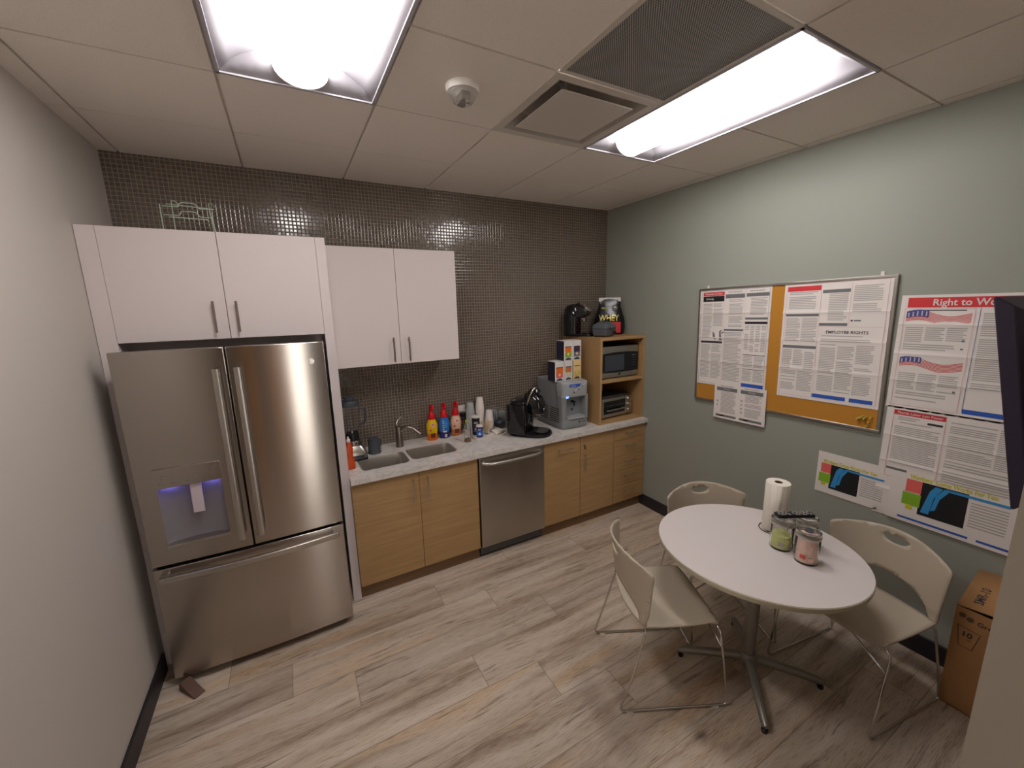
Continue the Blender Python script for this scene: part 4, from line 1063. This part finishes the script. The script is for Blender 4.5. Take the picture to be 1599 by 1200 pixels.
class Poster(MB):
    """sheet w x h with its lower left corner at the origin, gentle fold creases at the given heights"""
    def __init__(s, w, h, folds=(), off=0.0):
        super().__init__(); s.w, s.h, s.off = w, h, off; s.folds = folds
        ys_ = sorted(set([0, h] + [f + q for f in folds for q in (-.045, -.03, -.02, -.012, -.006, 0, .006, .012, .02, .03, .045)] + [h * k / 12 for k in range(13)])); xs_ = [w * k / 6 for k in range(7)]
        vs = [(x, y, s.zz(x, y)) for y in ys_ for x in xs_]; n = len(xs_)
        s.add(vs, [(j * n + i, j * n + i + 1, (j + 1) * n + i + 1, (j + 1) * n + i) for j in range(len(ys_) - 1) for i in range(n - 1)], PAPER)
        s.add([(x, y, z - .0012) for x, y, z in vs], [(j * n + i, (j + 1) * n + i, (j + 1) * n + i + 1, j * n + i + 1) for j in range(len(ys_) - 1) for i in range(n - 1)], PAPER)
    def zz(s, x, y):
        z = .003 + s.off
        for f in s.folds: z += .004 * math.exp(-abs(y - f) / .012)
        return z
    def r(s, x0, x1, y0, y1, m, lift=.0006):
        cuts = sorted(set([y0, y1] + [f for f in s.folds if y0 < f < y1]))
        for a, b in zip(cuts, cuts[1:]): s.add([(x0, a, s.zz(x0, a) + lift), (x1, a, s.zz(x1, a) + lift), (x1, b, s.zz(x1, b) + lift), (x0, b, s.zz(x0, b) + lift)], [(0, 1, 2, 3)], m)
        return s
    def lines(s, x0, x1, y0, y1, step=.011, m=GREY, cols=1, head=True):
        random.seed(int((x0 * 91 + y0 * 37) * 1000))
        cw = (x1 - x0) / cols
        for c in range(cols):
            y = y1
            while y > y0 + step * .4:
                if random.random() > .07: s.r(x0 + cw * c + .003, x0 + cw * (c + 1) - .006 - cw * random.choice((0, 0, .02, .15)), y - step * .55, y, m)
                y -= step
        return s
    def word(s, body, size, x, y, m, align='LEFT', bold=.0, sx=1.0): return s.text(body, size, x, y, s.zz(x, y) + .0012, m, align, bold, sx, depth=.0001)
    def frame(s, x0, x1, y0, y1, m, t=.003):
        s.r(x0, x1, y0, y0 + t, m); s.r(x0, x1, y1 - t, y1, m); s.r(x0, x0 + t, y0, y1, m); s.r(x1 - t, x1, y0, y1, m); return s
    def flag(s, x0, x1, y0, y1):
        n = 14; wv = lambda q: .012 * math.sin(q * 7.0) - .010 * q
        hh = y1 - y0
        for k in range(7):
            a = y0 + hh * (k / 7); b = a + hh / 14
            for i in range(n):
                q0, q1 = i / n, (i + 1) / n; xa, xb = x0 + (x1 - x0) * q0, x0 + (x1 - x0) * q1
                z = s.zz(xa, a) + .0008
                s.add([(xa, a + wv(q0), z), (xb, a + wv(q1), z), (xb, b + wv(q1), z), (xa, b + wv(q0), z)], [(0, 1, 2, 3)], RED if k % 2 == 0 or 1 else WHT)
        for i in range(5):
            q0, q1 = i / n, (i + 1) / n; xa, xb = x0 + (x1 - x0) * q0, x0 + (x1 - x0) * q1; z = s.zz(xa, y0) + .0012
            s.add([(xa, y0 + hh * .38 + wv(q0), z), (xb, y0 + hh * .38 + wv(q1), z), (xb, y1 + .004 + wv(q1), z), (xa, y1 + .004 + wv(q0), z)], [(0, 1, 2, 3)], FLAGB)
            for k in range(3):
                c = (xa + xb) / 2; yy = y0 + hh * (.5 + .17 * k) + wv(q0); s.add([(c - .004, yy - .002, z + .0003), (c + .004, yy - .002, z + .0003), (c, yy + .006, z + .0003)], [(0, 1, 2)], WHT)
        return s

BT = math.radians(1.1)
BM = wallT(-1.150, 1.215, .002, BT)
BW, BH = 1.235, .905
t = wall_thing('pin_board', 'aluminium framed cork pin board on the sage wall holding two large posters', 'pin board', BM)
def WL(name, mb, mt, par, **k):
    o = mesh_obj(name, mb, mt, None, **k); o.parent = par; ROOT[o.name] = ROOT[par.name]; return o
WL('cork_panel', MB().box(.012, BW - .012, .012, BH - .012, .001, .010), M['cork'], t)
m = MB()
for b in ((0, BW, 0, .016), (0, BW, BH - .016, BH), (0, .016, .016, BH - .016), (BW - .016, BW, .016, BH - .016)): m.box(*b, 0, .018)
WL('frame', m, M['steel_s'], t, bev=.002)
for q in (.07, BW - .075):
    WL('hanger', MB().box(q - .009, q + .009, BH, BH + .022, .001, .004), M['cup'], t, bev=.001)
random.seed(5)
PINW = ['leftmost of the cluster', 'second of the cluster from the left', 'third of the cluster from the left', 'fourth of the cluster from the left', 'middle of the cluster', 'fourth of the cluster from the right', 'third of the cluster from the right', 'second of the cluster from the right', 'rightmost of the cluster']
for k in range(9):
    x, y = 1.128 + .008 * k, .058 + random.uniform(-.03, .03)
    m = MB().lathe([(.0035, .010), (.0035, .020), (.006, .022), (.0055, .030)], (x, y, 0), 10)
    wall_solo('push_pin', m, M['gold'], 'small brass push pin in the cork board corner, ' + PINW[k], 'push pin', BM, group='brass push pins on the cork board')

# left poster on the board
p = Poster(.555, .755, (.19, .38, .57))
w, h = .555, .755
p.frame(.012, w - .012, .012, h - .012, FLAGB, .0015)
p.r(.025, .205, h - .050, h - .022, RED); p.word('Florida Labor Law Poster', .017, .115, h - .036, WHT, 'CENTER', .0003, .85)
p.r(.025, .205, h - .095, h - .053, BLK); p.word('E-Verify', .02, .085, h - .075, WHT, 'CENTER', .0003); p.lines(.13, .195, h - .09, h - .06, .01, WHT)
p.lines(.025, .205, .46, .645, .0105, cols=2)
p.lines(.025, .11, .375, .455, .0105)
p.add([(.125, .38, .006), (.15, .36, .006), (.14, .41, .006), (.122, .43, .006)], [(0, 1, 2, 3)], MID); p.add([(.18, .36, .006), (.205, .36, .006), (.19, .42, .006), (.20, .445, .006), (.178, .43, .006)], [(0, 1, 2, 3, 4)], MID)
p.add([(.195, .41, .006), (.225, .425, .006), (.224, .43, .006), (.192, .42, .006)], [(0, 1, 2, 3)], MID)
p.r(.02, .205, .335, .352, INK); p.lines(.02, .205, .05, .325, .0105, cols=2)
p.r(.208, .2095, .02, h - .02, PINK); p.r(.372, .3735, .02, h - .02, PINK)
p.word('EMPLOYEE RIGHTS', .014, .29, h - .03, INK, 'CENTER', 0, .9); p.r(.215, .366, h - .075, h - .045, MID); p.lines(.245, .362, .46, .67, .0105)
p.r(.215, .368, .435, .449, MID); p.lines(.215, .366, .05, .425, .0112)
p.word('EMPLOYEE RIGHTS', .014, .455, h - .03, INK, 'CENTER', 0, .9); p.r(.378, .54, h - .070, h - .045, MID); p.lines(.41, .535, .55, .675, .0105)
p.r(.378, .54, .520, .535, MID); p.r(.378, .54, .488, .505, BLK); p.lines(.378, .54, .28, .475, .012, cols=4); p.r(.378, .54, .258, .263, INK)
p.lines(.378, .54, .165, .25, .0105, cols=2); p.r(.378, .54, .152, .156, INK); p.lines(.378, .54, .06, .145, .0105, cols=2); p.r(.378, .54, .018, .045, BLUE)
wall_solo('labor_law_poster', p, INKS, 'white labour notice poster with a red heading, on the left half of the cork board', 'poster', BM @ Matrix.Translation((.014, .895 - .755, .0105)))
p = Poster(.565, .762, (.20, .39, .57)); w, h = .565, .762
p.frame(.015, w - .015, .015, h - .012, PINK, .002)
p.r(.02, .215, h - .055, h - .024, RED); p.lines(.03, .205, h - .085, h - .06, .011); p.lines(.03, .20, .59, h - .09, .0105)
p.r(.02, .215, .545, .561, MID); p.lines(.02, .215, .375, .535, .0105, cols=2); p.r(.015, .215, .335, .354, MID); p.lines(.015, .215, .20, .325, .012, cols=3); p.lines(.015, .215, .05, .185, .0105, cols=2)
p.r(.218, .220, .02, h - .02, PINK); p.r(.375, .377, .49, h - .02, PINK)
p.r(.225, .37, h - .075, h - .055, MID); p.lines(.26, .368, .51, h - .08, .0105); p.r(.22, .37, .485, .502, MID)
p.lines(.385, .53, .57, h - .04, .0105); p.r(.385, .395, .512, .522, INK); p.r(.40, .435, .513, .521, MID); p.r(.22, .54, .478, .480, PINK)
p.word('EMPLOYEE RIGHTS', .026, .37, .445, INK, 'CENTER', .0004); p.lines(.235, .50, .385, .425, .0105); p.lines(.235, .52, .07, .37, .0105, cols=3)
p.r(.215, .40, .022, .046, BLUE); p.r(.42, .535, .022, .046, BLUE)
wall_solo('labor_law_poster', p, INKS, 'white notice poster with pink frame lines, on the right half of the cork board', 'poster', BM @ Matrix.Translation((.653, .897 - .762, .0105)))
p = Poster(.405, .275, (), .007); w, h = .405, .275
for x0 in (.02, .215):
    p.word('EMPLOYEE RIGHTS', .013, x0 + .085, h - .014, INK, 'CENTER'); p.r(x0, x0 + .168, h - .052, h - .024, MID); p.word('NOTICE', .014, x0 + .085, h - .038, WHT, 'CENTER')
    p.lines(x0 + .035, x0 + .165, .045, h - .058, .0095); p.lines(x0, x0 + .025, .06, h - .1, .03); p.r(x0, x0 + .168, .015, .032, MID); p.r(x0 + .03, x0 + .07, .019, .028, WHT)
wall_solo('notice_sheet', p, INKS, 'small white two column notice hanging below the left poster on the board', 'notice', BM @ Matrix.Translation((.185, -.118, .0118)))

# posters directly on the wall
p = Poster(.62, .625, (.16, .31, .47)); w, h = .62, .625
p.r(.028, w - .01, h - .066, h - .014, RED); p.word('Right to Work / E-Verify', .048, .125, h - .041, WHT, 'LEFT', .0008, .92)
p.frame(.02, .285, .02, h - .07, PINK, .002); p.lines(.05, .26, h - .09, h - .078, .009, INK)
p.flag(.03, .275, .485, .535); p.lines(.03, .275, .375, .455, .0105, cols=3); p.lines(.03, .24, .325, .365, .012)
p.lines(.05, .26, .298, .308, .009, INK); p.flag(.03, .275, .24, .285); p.lines(.03, .275, .115, .205, .0105, cols=3); p.lines(.03, .24, .05, .1, .012)
p.r(.255, .265, .385, .395, MID); p.r(.255, .265, .345, .352, MID); p.r(.255, .265, .12, .13, MID)
p.r(.30, .302, .03, h - .07, FLAGB); p.lines(.31, w - .02, .15, .53, .0105, cols=1); p.r(.302, w - .01, .022, .046, BLUE)
wall_solo('wall_poster', p, INKS, 'poster headed Right to Work with two flags, beside the board', 'poster', wallT(-2.392, 1.402, .001))
p = Poster(.62, .655, (.16, .33, .49)); w, h = .62, .655
p.frame(.03, .245, .24, h - .018, PINK, .0025); p.r(.03, .245, h - .045, h - .018, RED); p.word('Florida Labor Law Poster', .018, .14, h - .032, WHT, 'CENTER', .0003)
p.r(.175, .235, h - .078, h - .066, INK); p.lines(.05, .15, h - .08, h - .055, .011); p.lines(.06, .2, h - .1, h - .085, .011); p.lines(.04, .235, .33, h - .11, .0105); p.r(.035, .125, .285, .298, MID)
p.lines(.26, w - .02, .40, h - .04, .0105, cols=2); p.lines(.26, w - .02, .245, .39, .014)
p.r(.28, .282, .16, .30, PINK)
wall_solo('wall_poster', p, INKS, 'folded notice poster with a pink framed column, directly below the flag poster', 'poster', wallT(-2.402, .756, .001))
def comp_picture(p, ox, oy, s=1.0, t1='Workers\' Comp Works For You'):
    e = lambda x0, x1, y0, y1, m, l=.0008: p.r(ox + x0 * s, ox + x1 * s, oy + y0 * s, oy + y1 * s, m, l)
    q = lambda pts, m, l=.0012: p.add([(ox + a * s, oy + b * s, p.zz(0, oy) + l) for a, b in pts], [tuple(range(len(pts)))], m)
    e(.075, .235, .015, .185, BLK)
    q([(.085, .03), (.115, .03), (.125, .12), (.15, .175), (.125, .178), (.108, .15), (.098, .1)], SKY); q([(.118, .05), (.135, .06), (.145, .12), (.17, .165), (.155, .178), (.13, .13)], SKY, .0014)
    e(.02, .078, .12, .185, CORAL, .0016); e(.012, .080, .05, .115, GRN, .0018); e(.03, .055, .028, .052, YEL, .002)
    e(.16, .36, .168, .180, SKY, .002)
    p.word(t1, .030 * s, ox + .03 * s, oy + .200 * s, YEL, 'LEFT', .0012, .72)
    for i in range(9): e(.245, .36, .145 - .014 * i, .151 - .014 * i, GREY)
p = Poster(.410, .275, (), 0); w, h = .41, .275
comp_picture(p, .004, .025, .95)
wall_solo('wall_notice', p, INKS, 'small colourful notice with a blue arm picture at the left of the lower wall posters', 'notice', wallT(-2.094, .765, .001))
p = Poster(.52, .285, (), .007); w, h = .52, .285
comp_picture(p, .045, .05, 1.12); p.r(.05, .33, .018, .030, BLUE); p.r(.36, .48, .018, .030, BLUE)
wall_solo('wall_notice', p, INKS, 'large colourful notice with a blue arm picture below the television', 'notice', wallT(-2.470, .757, .003))

# ------------------------------------------------------------------ television on the wall block
TX0, TX1 = 2.43, 3.34; th = .56; tilt = math.radians(10.6)
TM = Matrix.Translation((0, -3.110, 1.462)) @ Matrix.Rotation(-tilt, 4, 'X')
t = thing('television', 'flat television tilted downwards on the wall block at the right edge of the photo', 'television', ((TX0 + TX1) / 2, -3.11, 1.46))
m = MB(); m.T = TM
m.loft([[(x, y, z) for y, z in q] for x, q in ((TX0, [(-.030, .02), (-.006, 0), (0, 0), (0, th), (-.006, th), (-.035, th - .03)]), (TX0 + .03, [(-.050, .03), (-.006, 0), (0, 0), (0, th), (-.006, th), (-.055, th - .05)]), (TX1 - .03, [(-.050, .03), (-.006, 0), (0, 0), (0, th), (-.006, th), (-.055, th - .05)]), (TX1, [(-.030, .02), (-.006, 0), (0, 0), (0, th), (-.006, th), (-.035, th - .03)]))])
part('casing', m, M['tv'], t, bev=.003)
m = MB(); m.T = TM; m.box(TX0 + .012, TX1 - .012, 0, .0015, .018, th - .012)
part('screen', m, M['tvs'], t)
m = MB(); m.T = TM; m.box(2.75, 3.0, -.075, -.05, .12, .42)
part('mount_plate', m, M['black'], t)
part('wall_bracket', MB().box(2.80, 2.95, -3.166, -3.14, 1.60, 1.78).box(2.84, 2.91, -3.15, -3.10, 1.64, 1.74), M['black'], t)

# ------------------------------------------------------------------ table
TC = (2.872, -2.243); TH = .735
t = thing('cafe_table', 'round white cafe table with a grey cross foot base', 'table', (TC[0], TC[1], 0))
def ell(k, z, n=72, a=.486, b=.455, rot=math.radians(-61)):
    out = []
    for i in range(n):
        q = 2 * PI * i / n; x, y = a * k * math.cos(q), b * k * math.sin(q)
        out.append((TC[0] + x * math.cos(rot) - y * math.sin(rot), TC[1] + x * math.sin(rot) + y * math.cos(rot), z))
    return out
part('tabletop', MB().loft([ell(.992, TH - .0012), ell(.992, TH)]), M['tabletop'], t)
part('edge_band', MB().loft([ell(.975, TH - .030), ell(.994, TH - .027), ell(1.0, TH - .015), ell(.999, TH - .004), ell(.992, TH - .0013)]), M['tableedge'], t)
FC = (2.842, -2.280)
part('column', MB().lathe([(.034, .085), (.034, .11), (.030, .14), (.034, .45), (.040, .70)], (FC[0], FC[1], 0), 24), M['tableleg'], t)
part('top_plate', MB().box(FC[0] - .14, FC[0] + .14, FC[1] - .14, FC[1] + .14, TH - .038, TH - .0305), M['tableleg'], t, bev=.003)
part('hub', MB().lathe([(.045, .045), (.048, .06), (.045, .105), (.036, .125)], (FC[0], FC[1], 0), 24), M['tableleg'], t)
for fx, fy_ in ((2.600, -2.025), (2.583, -2.528), (3.078, -2.545), (3.095, -2.04)):
    d = Vector((fx - FC[0], fy_ - FC[1], 0)); l = d.length; d.normalize(); P = lambda q, z: (FC[0] + d.x * q, FC[1] + d.y * q, z)
    lg = part('leg', MB().tube([P(.02, .085), P(.06, .085), P(l * .6, .065), P(l - .02, .042), P(l, .036)], [.022, .024, .022, .019, .012], 12), M['tableleg'], t)
    part('foot', MB().lathe([(.014, 0), (.015, .012), (.008, .016), (.008, .03)], (FC[0] + d.x * (l - .012), FC[1] + d.y * (l - .012), 0), 14), M['black'], lg)

# ------------------------------------------------------------------ chairs
SH = .468
def seat_pt(u, v):
    """u across, v from the front edge backwards; forward is +x"""
    s = .505 - v; z = SH + .10 * u * u * (1.0 if v < .3 else 1.0)
    if v < .06: z -= .022 * ((.06 - v) / .06) ** 2
    z -= .010 * math.sin(PI * min(1, v / .38))
    s2 = s - .045 * (1 - (u / .24) ** 2) * (v / .385) ** 3
    return (s2, u, z)
def back_pt(u, w):
    """w: height above the seat joint"""
    q = w / .34; s = .120 - .055 * q + .070 * (u / .25) ** 2 * q ** .7 - .045 * (1 - (u / .24) ** 2) * 1.0 * (1 - q * .1)
    if w < .05: s += -.010 * math.sin(PI * w / .05) * .6
    return (s, u * (1 + .06 * q), SH + .10 * u * u * (1 - q) + w)
def make_chair(label):
    t = thing('side_chair', label, 'chair', (0, 0, 0), group='taupe sled base chairs around the table')
    # seat outline in (u, v)
    o = []; NF = 16
    for k in range(NF + 1):
        u = -.222 + .444 * k / NF; o.append((u, .018 * (abs(u) / .222) ** 4))
    for k in range(1, 10): o.append((.222 + .014 * k / 10, .018 + .367 * k / 10))
    o.append((.236, .385))
    for k in range(1, 16): o.append((.236 - .472 * k / 16, .385))
    o.append((-.236, .385))
    for k in range(9, 0, -1): o.append((-.222 - .014 * k / 10, .018 + .367 * k / 10))
    P, F = cdt_region(o, [], .022)
    part('seat', MB().add([seat_pt(*q) for q in P], F), M['shell'], t, local=True, solid=.009, angle=60)
    # back outline in (u, w): open arch below, bowed top edge, D-shaped hand hole
    top = lambda u: .300 + .048 * (1 - (u / .25) ** 2)
    o = [(.236, 0)]; 
    for k in range(1, 10): o.append((.236 + .012 * k / 10, .288 * k / 10))
    o += [(.248, .288), (.240, top(.240) - .002)]
    for k in range(1, 20): u = .24 - .48 * k / 20; o.append((u, top(u)))
    o += [(-.240, top(.240) - .002), (-.248, .288)]
    for k in range(9, 0, -1): o.append((-.236 - .012 * k / 10, .288 * k / 10))
    o += [(-.236, 0), (-.200, 0)]
    for k in range(1, 20):
        u = -.200 + .400 * k / 20; o.append((u, .012 + .105 * (1 - (u / .2) ** 2) ** .55))
    o.append((.200, 0))
    hole = []
    for k in range(9): u = -.058 + .116 * k / 8; hole.append((u, .305 + .006 * (1 - (u / .058) ** 2)))
    for k in range(1, 8): u = .058 - .116 * k / 8; hole.append((u, .305 - .034 * (1 - (u / .058) ** 2) ** .6))
    P, F = cdt_region(o, [hole], .018)
    part('backrest', MB().add([back_pt(*q) for q in P], F), M['shell'], t, local=True, solid=.009, angle=60)
    r = .0055
    for sy in (-1, 1):
        y = sy * .250
        pts = arc([(.14, sy * .19, SH - .012), (.122, sy * .235, SH - .012), (.062, y, .22), (-.004, y, .011), (.555, y, .011), (.540, y, .10), (.485, y, SH - .018), (.475, sy * .17, SH - .018)], .035, 6)
        lg = part('leg', MB().tube(pts, r, 10), M['chrome'], t, local=True)
        for q in (.05, .49):
            part('glide', MB().box(q - .015, q + .015, y - .006, y + .006, 0, .007), M['plate'], lg, local=True)
    pts = arc([(.500, -.250, .345), (.47, -.06, SH - .03), (.47, .06, SH - .03), (.500, .250, .345)], .05, 5)
    part('crossbar', MB().tube(pts, .0048, 8), M['chrome'], t, local=True)
    m = MB().tube(arc([(.16, -.20, SH - .014), (.16, .20, SH - .014)], .01), .005, 8)
    part('rear_crossbar', m, M['chrome'], t, local=True)
    part('seat_frame', MB().tube([(.15, -.18, SH - .016), (.47, -.18, SH - .020)], .0055, 8), M['chrome'], t, local=True)
    part('seat_frame', MB().tube([(.15, .18, SH - .016), (.47, .18, SH - .020)], .0055, 8), M['chrome'], t, local=True)
    return t
chair = make_chair('taupe plastic chair on the kitchen side of the table, seen from its side')
def place(o, rear, ang, label=None):
    """rear: floor point under the right-hand rear leg corner (local 0,-.25)"""
    c, s_ = math.cos(ang), math.sin(ang)
    o.location = (rear[0] - .25 * s_, rear[1] + .25 * c, 0); o.rotation_euler = (0, 0, ang)
    if label: o['label'] = label
b = copy_tree(chair); c3 = copy_tree(chair)
place(chair, (2.061, -2.111), math.atan2(-.44, .9))
aC = math.atan2(.15, -.99)   # faces left; the near rail is on its left-hand side
n_ = (-math.sin(aC), math.cos(aC))
place(b, (3.499 - n_[0] * .5, -2.866 - n_[1] * .5), aC, 'taupe plastic chair nearest the cardboard box, its back to the sage wall')
aB = math.atan2(-.888, -.46)
c3.location = (3.170, -1.665, 0); c3.rotation_euler = (0, 0, aB); c3['label'] = 'taupe plastic chair tucked behind the table between the drawers and the paper towel'

# ------------------------------------------------------------------ things on the table
ZTB = TH + .0005
t = thing('paper_towel_roll', 'white paper towel roll standing on a wire holder on the table', 'paper towel', (3.115, -2.205, ZTB))
x, y = 3.115, -2.205
part('holder', MB().tube([(x + .072 * math.cos(k * PI / 16), y + .072 * math.sin(k * PI / 16), ZTB + .0035) for k in range(32)], .003, 8, closed=True).tube([(x - .072, y, ZTB + .0035), (x + .072, y, ZTB + .0035)], .003, 8).tube([(x, y, ZTB + .003), (x, y, ZTB + .25)], .003, 8), M['nickel'], t)
m = MB(); prof = [(.020, .010), (.058, .010), (.060, .014), (.060, .284), (.058, .287), (.020, .287)]
m.lathe([(r, ZTB + z) for r, z in prof], (x, y, 0), 40, 0, False, False)
part('roll', m, M['towel'], t)
part('core', MB().lathe([(.0198, ZTB + .010), (.0198, ZTB + .287), (.0185, ZTB + .287), (.0185, ZTB + .010)], (x, y, 0), 24, 0, False, False), M['core'], t)
part('loose_sheet', MB().add([(x - .0601 * math.cos(a), y - .0601 * math.sin(a), z) for z in (ZTB + .014, ZTB + .284) for a in (0, .3, .6, .9)] , [(0, 1, 5, 4), (1, 2, 6, 5), (2, 3, 7, 6)]), M['towel'], t, solid=.001)
def jar(x, y, fill, fh, label, h=.148, r=.052, bits=None):
    t = thing('snack_jar', label, 'jar', (x, y, ZTB))
    part('body', MB().lathe([(r * .96, ZTB), (r, ZTB + .006), (r, ZTB + h - .004), (r - .002, ZTB + h), (r - .004, ZTB + h - .004), (r - .0035, ZTB + .008), (0, ZTB + .006)], (x, y, 0), 32, 0, True, False), M['plast'], t)
    n = 28; rings = []; random.seed(int(x * 1000))
    for z in [.009 + (fh - .009) * k / 8 for k in range(9)]:
        rings.append([(x + (r - .0055) * math.cos(2 * PI * k / n) * random.uniform(.90, 1), y + (r - .0055) * math.sin(2 * PI * k / n) * random.uniform(.90, 1), ZTB + z) for k in range(n)])
    f = part('contents', MB().loft(rings), fill, t); f['kind'] = 'stuff'
    if bits:
        for z_, w_, mm in bits:
            a = math.atan2(CAM.y - y, CAM.x - x) + w_; c, s_ = math.cos(a), math.sin(a)
            q = MB(); q.T = Matrix(((-s_, 0, c, x), (c, 0, s_, y), (0, 1, 0, ZTB), (0, 0, 0, 1))); q.box(-.012, .012, z_ - .010, z_ + .010, r * .85, r - .0038)
            part('packet', q, mm, t)
    part('rim', MB().lathe([(r + .0015, ZTB + h - .016), (r + .0022, ZTB + h - .012), (r + .0022, ZTB + h), (r + .001, ZTB + h + .003)], (x, y, 0), 32, 0, False, False), M['steel_s'], t)
    l = part('lid', MB().lathe([(r, ZTB + h - .002), (r + .001, ZTB + h + .014), (r - .004, ZTB + h + .018), (r - .014, ZTB + h + .014), (0, ZTB + h + .012)], (x, y, 0), 32), M['plast'], t)
    part('lid_button', MB().lathe([(.020, ZTB + h + .0125), (.020, ZTB + h + .0165), (.017, ZTB + h + .0175)], (x, y, 0), 24), M['slate'] if fill is M['pinkf'] else M['plast'], l)
jar(2.955, -2.447, M['pinkf'], .132, 'clear jar of pink packets nearest the camera on the table', bits=[(.09, .2, M['pinkf']), (.04, -.3, M['coral']), (.03, .4, M['pinkf'])])
jar(2.972, -2.318, M['greenf'], .075, 'clear jar with green packets half full, beside the paper towel', bits=[(.035, 0.0, M['inkg']), (.05, .5, M['greenf'])])
jar(3.085, -2.375, M['pale'], .10, 'clear jar of pale packets behind the other two jars')
t = thing('remote_control', 'black remote control lying across the lids of two jars', 'remote control', (3.03, -2.34, ZTB + .166), math.radians(-30))
L('body', MB().box(-.095, .095, -.023, .023, .001, .019), M['black'], bev=.006, bseg=3)
m = MB()
for i in range(14):
    for j in range(4):
        if i in (5, 9): continue
        L('button', MB().box(-.084 + .012 * i, -.077 + .012 * i, -.017 + .0095 * j, -.011 + .0095 * j, .019, .0215), M['inkg'] if (i + j) % 3 else M['slate'])
L('ring_button', MB().lathe([(.012, .019), (.012, .0215)], (.028, 0, 0), 20), M['steel_s'])

# ------------------------------------------------------------------ cardboard box, door wedge
t = thing('cardboard_box', 'brown cardboard box with loosely closed flaps behind the wall block', 'box', (3.65, -3.0, 0), 0)
bx0, bx1, by0, by1, bh = 3.515, W - .004, -3.150, -2.860, .543
m = MB(); th_ = .004
for b_ in ((bx0, bx0 + th_, by0, by1), (bx1 - th_, bx1, by0, by1), (bx0 + th_, bx1 - th_, by0, by0 + th_), (bx0 + th_, bx1 - th_, by1 - th_, by1)): m.box(*b_, 0, bh)
m.box(bx0, bx1, by0, by1, 0, .004)
bd = part('carton', m, M['card'], t)
part('inside_flap', MB().box(bx0 + .005, bx1 - .005, by0 + .005, by1 - .005, bh - .03, bh - .026), M['cardin'], t)
def flap(a, b, c, d): return MB().quad(a, b, c, d)
F = [(bx0, by1, bh + .004), (bx0 - .004, by0, bh + .042), (bx1, by0, bh + .13), (bx1, by1, bh + .088)]
fl = part('flap', flap(*F), M['card'], t, solid=.004)
fv = [Vector(q) for q in F]; ex = (fv[3] - fv[0]).normalized(); n_v = ex.cross(fv[1] - fv[0]).normalized()
if n_v.z < 0: n_v = -n_v
ey = n_v.cross(ex)   # lettering reads up the slope, away from the camera
Tm = Matrix(((ex.x, ey.x, n_v.x, fv[0].x), (ex.y, ey.y, n_v.y, fv[0].y), (ex.z, ey.z, n_v.z, fv[0].z), (0, 0, 0, 1)))
m = MB(); m.T = Tm; m.text('SMR-10', .046, .045, -.060, .003, 0, 'LEFT', .0004, .85)
part('flap_lettering', m, M['ink'], fl)
m = MB(); m.T = Matrix.Translation((bx0 - .0006, by1, 0)) @ Matrix(((0, 0, -1, 0), (-1, 0, 0, 0), (0, 1, 0, 0), (0, 0, 0, 1)))
for cx_, cz_ in ((.025, .506), (.052, .497)):
    R0 = .0125
    for k in range(-2, 3):
        o_ = k * .0052; hw_ = math.sqrt(max(0, R0 ** 2 - o_ * o_)) * .98; c, s_ = math.cos(-.7), math.sin(-.7)
        m.add([(cx_ + a * c - b * s_, cz_ + a * s_ + b * c, .0003) for a, b in ((-hw_, o_ - .0017), (hw_, o_ - .0017), (hw_, o_ + .0017), (-hw_, o_ + .0017))], [(0, 1, 2, 3)])
m.text('Green', .030, .074, .492, .0003, 0, 'LEFT', .0005)
m.text('10', .038, .050, .412, .0003, 0, 'CENTER', .0008); m.text('oz', .014, .060, .388, .0003, 0, 'CENTER')
for a, b_ in (((.015, .450), (.095, .438)), ((.017, .443), (.030, .345)), ((.090, .432), (.075, .345)), ((.030, .345), (.075, .345)), ((.015, .450), (.017, .443))):
    d_ = Vector((b_[0] - a[0], b_[1] - a[1])).normalized() * .0013; m.add([(a[0] - d_.y, a[1] + d_.x, .0003), (b_[0] - d_.y, b_[1] + d_.x, .0003), (b_[0] + d_.y, b_[1] - d_.x, .0003), (a[0] + d_.y, a[1] - d_.x, .0003)], [(0, 1, 2, 3)])
part('carton_print', m, M['ink'], bd)
m = MB(); m.T = Matrix.Translation((.145, -.865, 0)) @ Matrix.Rotation(math.radians(-52), 4, 'Z')
m.prism([(-.065, .001), (.065, .001), (-.05, .052), (-.062, .052)], -.024, .024, 0, 'xz') if False else m.loft([[(-.065, y, .001), (.068, y, .001), (.068, y, .006), (-.045, y, .050), (-.062, y, .050)] for y in (-.027, .027)])
solo('door_wedge', m, M['rub'], 'brown rubber door wedge on the floor under the refrigerator corner', 'door wedge', (.145, -.865, 0), bev=.002)
